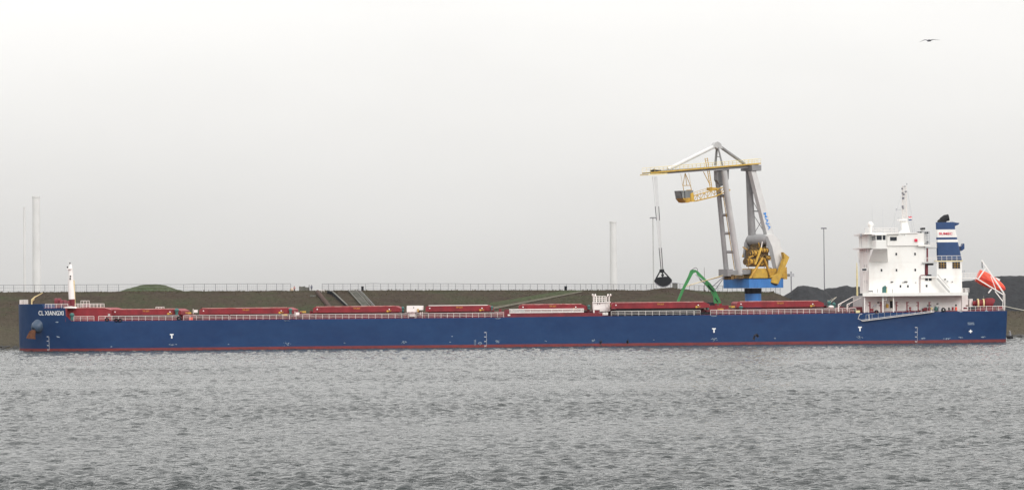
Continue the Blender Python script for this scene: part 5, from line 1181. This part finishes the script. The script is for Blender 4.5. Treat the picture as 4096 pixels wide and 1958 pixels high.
def lightmast(label, px, ytop, Y, r, m, head, ybase=None):
    X = at(px, 1000, Y).x; zt = at(px, ytop, Y).z; zb_ = 5.2 if ybase is None else ybase
    t = thing('light_mast', label, 'light mast', (X, Y, zb_)); mb = MB(); mb.tube([(X, Y, zb_-.1), (X, Y, zt)], [r*1.5, r], 8); mb.build('pole', m, t)
    mb = MB(); mb.beam((X-head, Y, zt), (X+head, Y, zt), .5, .16); mb.build('head_frame', m, t)
    for k in (-1, -.35, .35, 1):
        mb = MB(); mb.box(X+head*k*.9-.2, X+head*k*.9+.2, Y-.3, Y+.25, zt-.28, zt-.06); mb.build('lamp', M['post'], t)
lightmast('pale light mast rising behind the grab', 2613, 869, 775, .13, M['palegrey'], .75)
lightmast('dark light mast rising from behind the coal heaps', 3296, 911, 790, .11, M['post'], .7)
X = at(3165, 1150, 760).x; t = thing('signal_post', 'short post with side arms behind the crane platform', 'post', (X, 760, 5.2)); mb = MB(); mb.tube([(X, 760, 5.1), (X, 760, at(3165, 1085, 760).z)], .15, 8); mb.build('pole', M['post'], t); zz = at(3165, 1095, 760).z; mb = MB(); mb.beam((X-.9, 760, zz), (X+.85, 760, zz), .12, .12); mb.build('arm', M['steel'], t)
for dx in (-.8, .7): mb = MB(); mb.box(X+dx-.15, X+dx+.15, 759.8, 760.2, zz-.35, zz+.1); mb.build('lamp', M['steel'], t)
X = at(2818, 1150, 752).x; zz = zs(X, 752); mb = MB(); mb.tube([(X, 752, zz-.1), (X, 752, at(2818, 1068, 752).z)], [.07, .04], 6); mb.tube([(X, 752, zz), (X, 752, zz+.5)], .12, 6); mb.build('thin_pole', M['brick'], label='thin reddish pole behind the green boom', cat='pole', loc=(X, 752, zz))
X = at(3428, 1100, 705).x; mb = MB(); p = at(3428, 1050, 705); mb.tube([(X, 705, 2.3), (X, 705, p.z-3.2), (X, 705, p.z)], [.26, .22, .08], 8); mb.tube([(X-.5, 705, 2.4), (X-.5, 705, 3.2)], .2, 6); dol = thing('mooring_pile', 'yellowish spar standing behind the white superstructure front', 'pile', (X, 705, -1)); mb.build('spar', M['cream'], dol)
mb = MB(); mb.tube([(X, 705, -1.5), (X, 705, 2.4)], 1.2, 14); mb.build('pile', M['post'], dol)

# coal heaps on the quay
def heap(label, out, Y, seed):
    mb = MB(); P = [at(x, y, Y) for x, y in out]; X0, X1 = P[0].x, P[-1].x; base = 5.0; n = 60; m_ = 25; V = []
    hx_ = [p.x for p in P]; hz_ = [p.z-base for p in P]
    for i in range(n+1):
        X = X0+(X1-X0)*i/n; h = max(0, float(np.interp(X, hx_, hz_))); w = h/math.tan(R(37))+.3
        for j in range(m_+1):
            u = 2*j/m_-1; y = Y+u*w
            z = base+h*(1-abs(u)**1.15)*(1-.0*u)+(.35*noise.noise(Vector((X*.35, y*.35, seed)))+.15*noise.noise(Vector((X*1.1, y*1.1, seed))))*min(1, h/3)*(1-abs(u))**.3
            V.append((X, y, z))
    mb.add(V, [(i*(m_+1)+j, (i+1)*(m_+1)+j, (i+1)*(m_+1)+j+1, i*(m_+1)+j+1) for i in range(n) for j in range(m_)], True)
    mb.build('coal_heap', M['coal'], label=label, cat='coal heap', group='coal heaps on the quay', loc=((X0+X1)/2, Y, base))
heap('dark coal heap with a rounded peak beside the crane', [(3070,1258),(3106,1202),(3161,1163.5),(3191,1141),(3213,1137),(3230,1139),(3258,1147),(3280,1151),(3296,1157),(3325,1185),(3370,1250)], 757, 1)
heap('dark coal heap between the crane heap and the superstructure', [(3240,1250),(3275,1185),(3296,1155),(3313,1150),(3340,1147.5),(3365,1144),(3389,1138),(3414,1143),(3450,1143),(3500,1160),(3600,1255)], 766, 2)
heap('high dark coal heap behind the lifeboat and the stern', [(3640,1250),(3740,1180),(3850,1122),(3905,1110),(3973,1101),(4035,1097),(4096,1099),(4200,1106),(4330,1180),(4420,1245)], 776, 3)

# mooring buoy behind the stern
b = at(4040, 1347, 690); t = thing('mooring_buoy', 'black buoy with a pale top floating behind the stern', 'buoy', (b.x, 690, 0)); mb = MB(); mb.tube([(b.x, 690, -.8), (b.x, 690, .5), (b.x, 690, .8)], [.75, .8, .6], 14); mb.build('float', M['black'], t)
mb = MB(); mb.tube([(b.x, 690, .75), (b.x, 690, 1.8)], [.4, .2], 8); mb.build('frame', M['post'], t); mb = MB(); mb.ball((b.x-.05, 690, 1.95), .16, .16, .14, 8, 6); mb.build('top_mark', M['palegrey'], t)

# far towers fading in the mist
def tower(label, px, ytop, Y, w):
    X = at(px, 1000, Y).x; r = w*Y/FPX/2; zt = at(px, ytop, Y).z; t = thing('chimney', label, 'chimney', (X, Y, 5.2)); mb = MB()
    mb.tube([(X, Y, 5.1), (X, Y, zt*.5), (X, Y, zt)], [r*1.06, r, r*.94], 24); mb.build('shaft', M['chim'], t); mb = MB(); mb.tube([(X, Y, zt-.1), (X, Y, zt+r*.35)], r*1.04, 24); mb.build('rim', M['chim'], t)
tower('faint wide tower in the mist near the bow', 146, 790, 3300, 32); tower('faint thin tower in the mist beside the wide one', 98, 830, 3450, 9); tower('faint wide tower in the mist between mast house and grab', 2453, 890, 3000, 28)

# ------------------------------------------------------------------ birds
def bird(label, c, span, ax, dih, m, group=None, pose=0):
    ax = Vector(ax).normalized(); side = ax.cross(Vector((0, 0, 1))).normalized(); up = side.cross(ax); c = Vector(c); mb = MB(); V = []; n = 9; k_ = 8
    L = span*.42
    for i in range(n):
        t = i/(n-1); r = span*.055*math.sin(math.pi*min(1, t*1.02+.03))**.7*(1 if t < .7 else 1-.25*(t-.7)); q = c+ax*(L*(.5-t))+up*(.02*span*(1-abs(2*t-1)))
        for k in range(k_): a = 2*math.pi*k/k_; V.append(q+side*math.cos(a)*r+up*math.sin(a)*r*.9)
    F = [(i*k_+k, i*k_+(k+1) % k_, (i+1)*k_+(k+1) % k_, (i+1)*k_+k) for i in range(n-1) for k in range(k_)]+[tuple(range(k_)), tuple(range((n-1)*k_, n*k_))[::-1]]
    mb.add(V, F, True)
    for s_ in (-1, 1):
        W = []; m_ = 8
        for i in range(m_+1):
            t = i/m_; d = dih[0 if s_ < 0 else 1]; z = np.interp(t, [0, .4, 1], [0.02, d[0], d[1]])*span; y = s_*t*span*.5; sw = -.10*span*(max(0, t-.4)/.6)**1.3+.05*span*min(1, t/.4); ch = span*.16*(1-t**2*.85)
            q = c+side*y+up*z+ax*sw
            th = .018*span*(1-t)+.003*span; W += [q+ax*ch*.45, q+up*th, q-ax*ch*.55, q-up*th]
        mb.add(W, [(i*4+j, (i+1)*4+j, (i+1)*4+(j+1) % 4, i*4+(j+1) % 4) for i in range(m_) for j in range(4)]+[(m_*4, m_*4+1, m_*4+2, m_*4+3)], True)
    tl = c-ax*L*.45; mb.add([tl+side*.02*span, tl-side*.02*span, tl-ax*.13*span-side*.06*span, tl-ax*.13*span+side*.06*span, tl-ax*.06*span+up*.012*span], [(0, 1, 2, 3), (0, 3, 4), (1, 4, 2), (0, 4, 1), (3, 2, 4)])
    mb.build('gull', m, label=label, cat='bird', loc=c, group=group)
gm = mat('gull_grey', (.10, .10, .12), .8, .3, 8.0)
bird('large dark gull gliding with spread wings high in the sky', at(3717, 164, 170), 1.38, (-.35, -.5, -.05), ((.05, .0), (.06, -.02)), gm)
bird('small distant gull banking above the deck near mid ship', at(1665, 937, 900), .75, (.3, .9, .1), ((.1, -.1), (.15, .3)), gm); bird('small distant gull low over the gap in the fence', at(1224, 1101, 900), .8, (-.8, .5, 0), ((.06, .06), (.1, .02)), gm)

# ------------------------------------------------------------------ misty air
mb = MB(); mb.box(-2150, 2150, -30, 3900, -9, 215); hz = mb.build('haze', [], kind='stuff')
hm_ = bpy.data.materials.new('haze'); hm_.use_nodes = True; T = hm_.node_tree; T.nodes.clear(); o_ = T.nodes.new('ShaderNodeOutputMaterial'); pv = T.nodes.new('ShaderNodeVolumePrincipled')
pv.inputs['Color'].default_value = (.95, .95, .96, 1); pv.inputs['Density'].default_value = 0.000024; pv.inputs['Anisotropy'].default_value = 0.2
T.links.new(pv.outputs[0], o_.inputs['Volume']); hz.data.materials.append(hm_)
tag(hz, 'pale mist filling the air over the harbour', 'haze')
scene.cycles.volume_bounces = 1; scene.cycles.max_bounces = 6
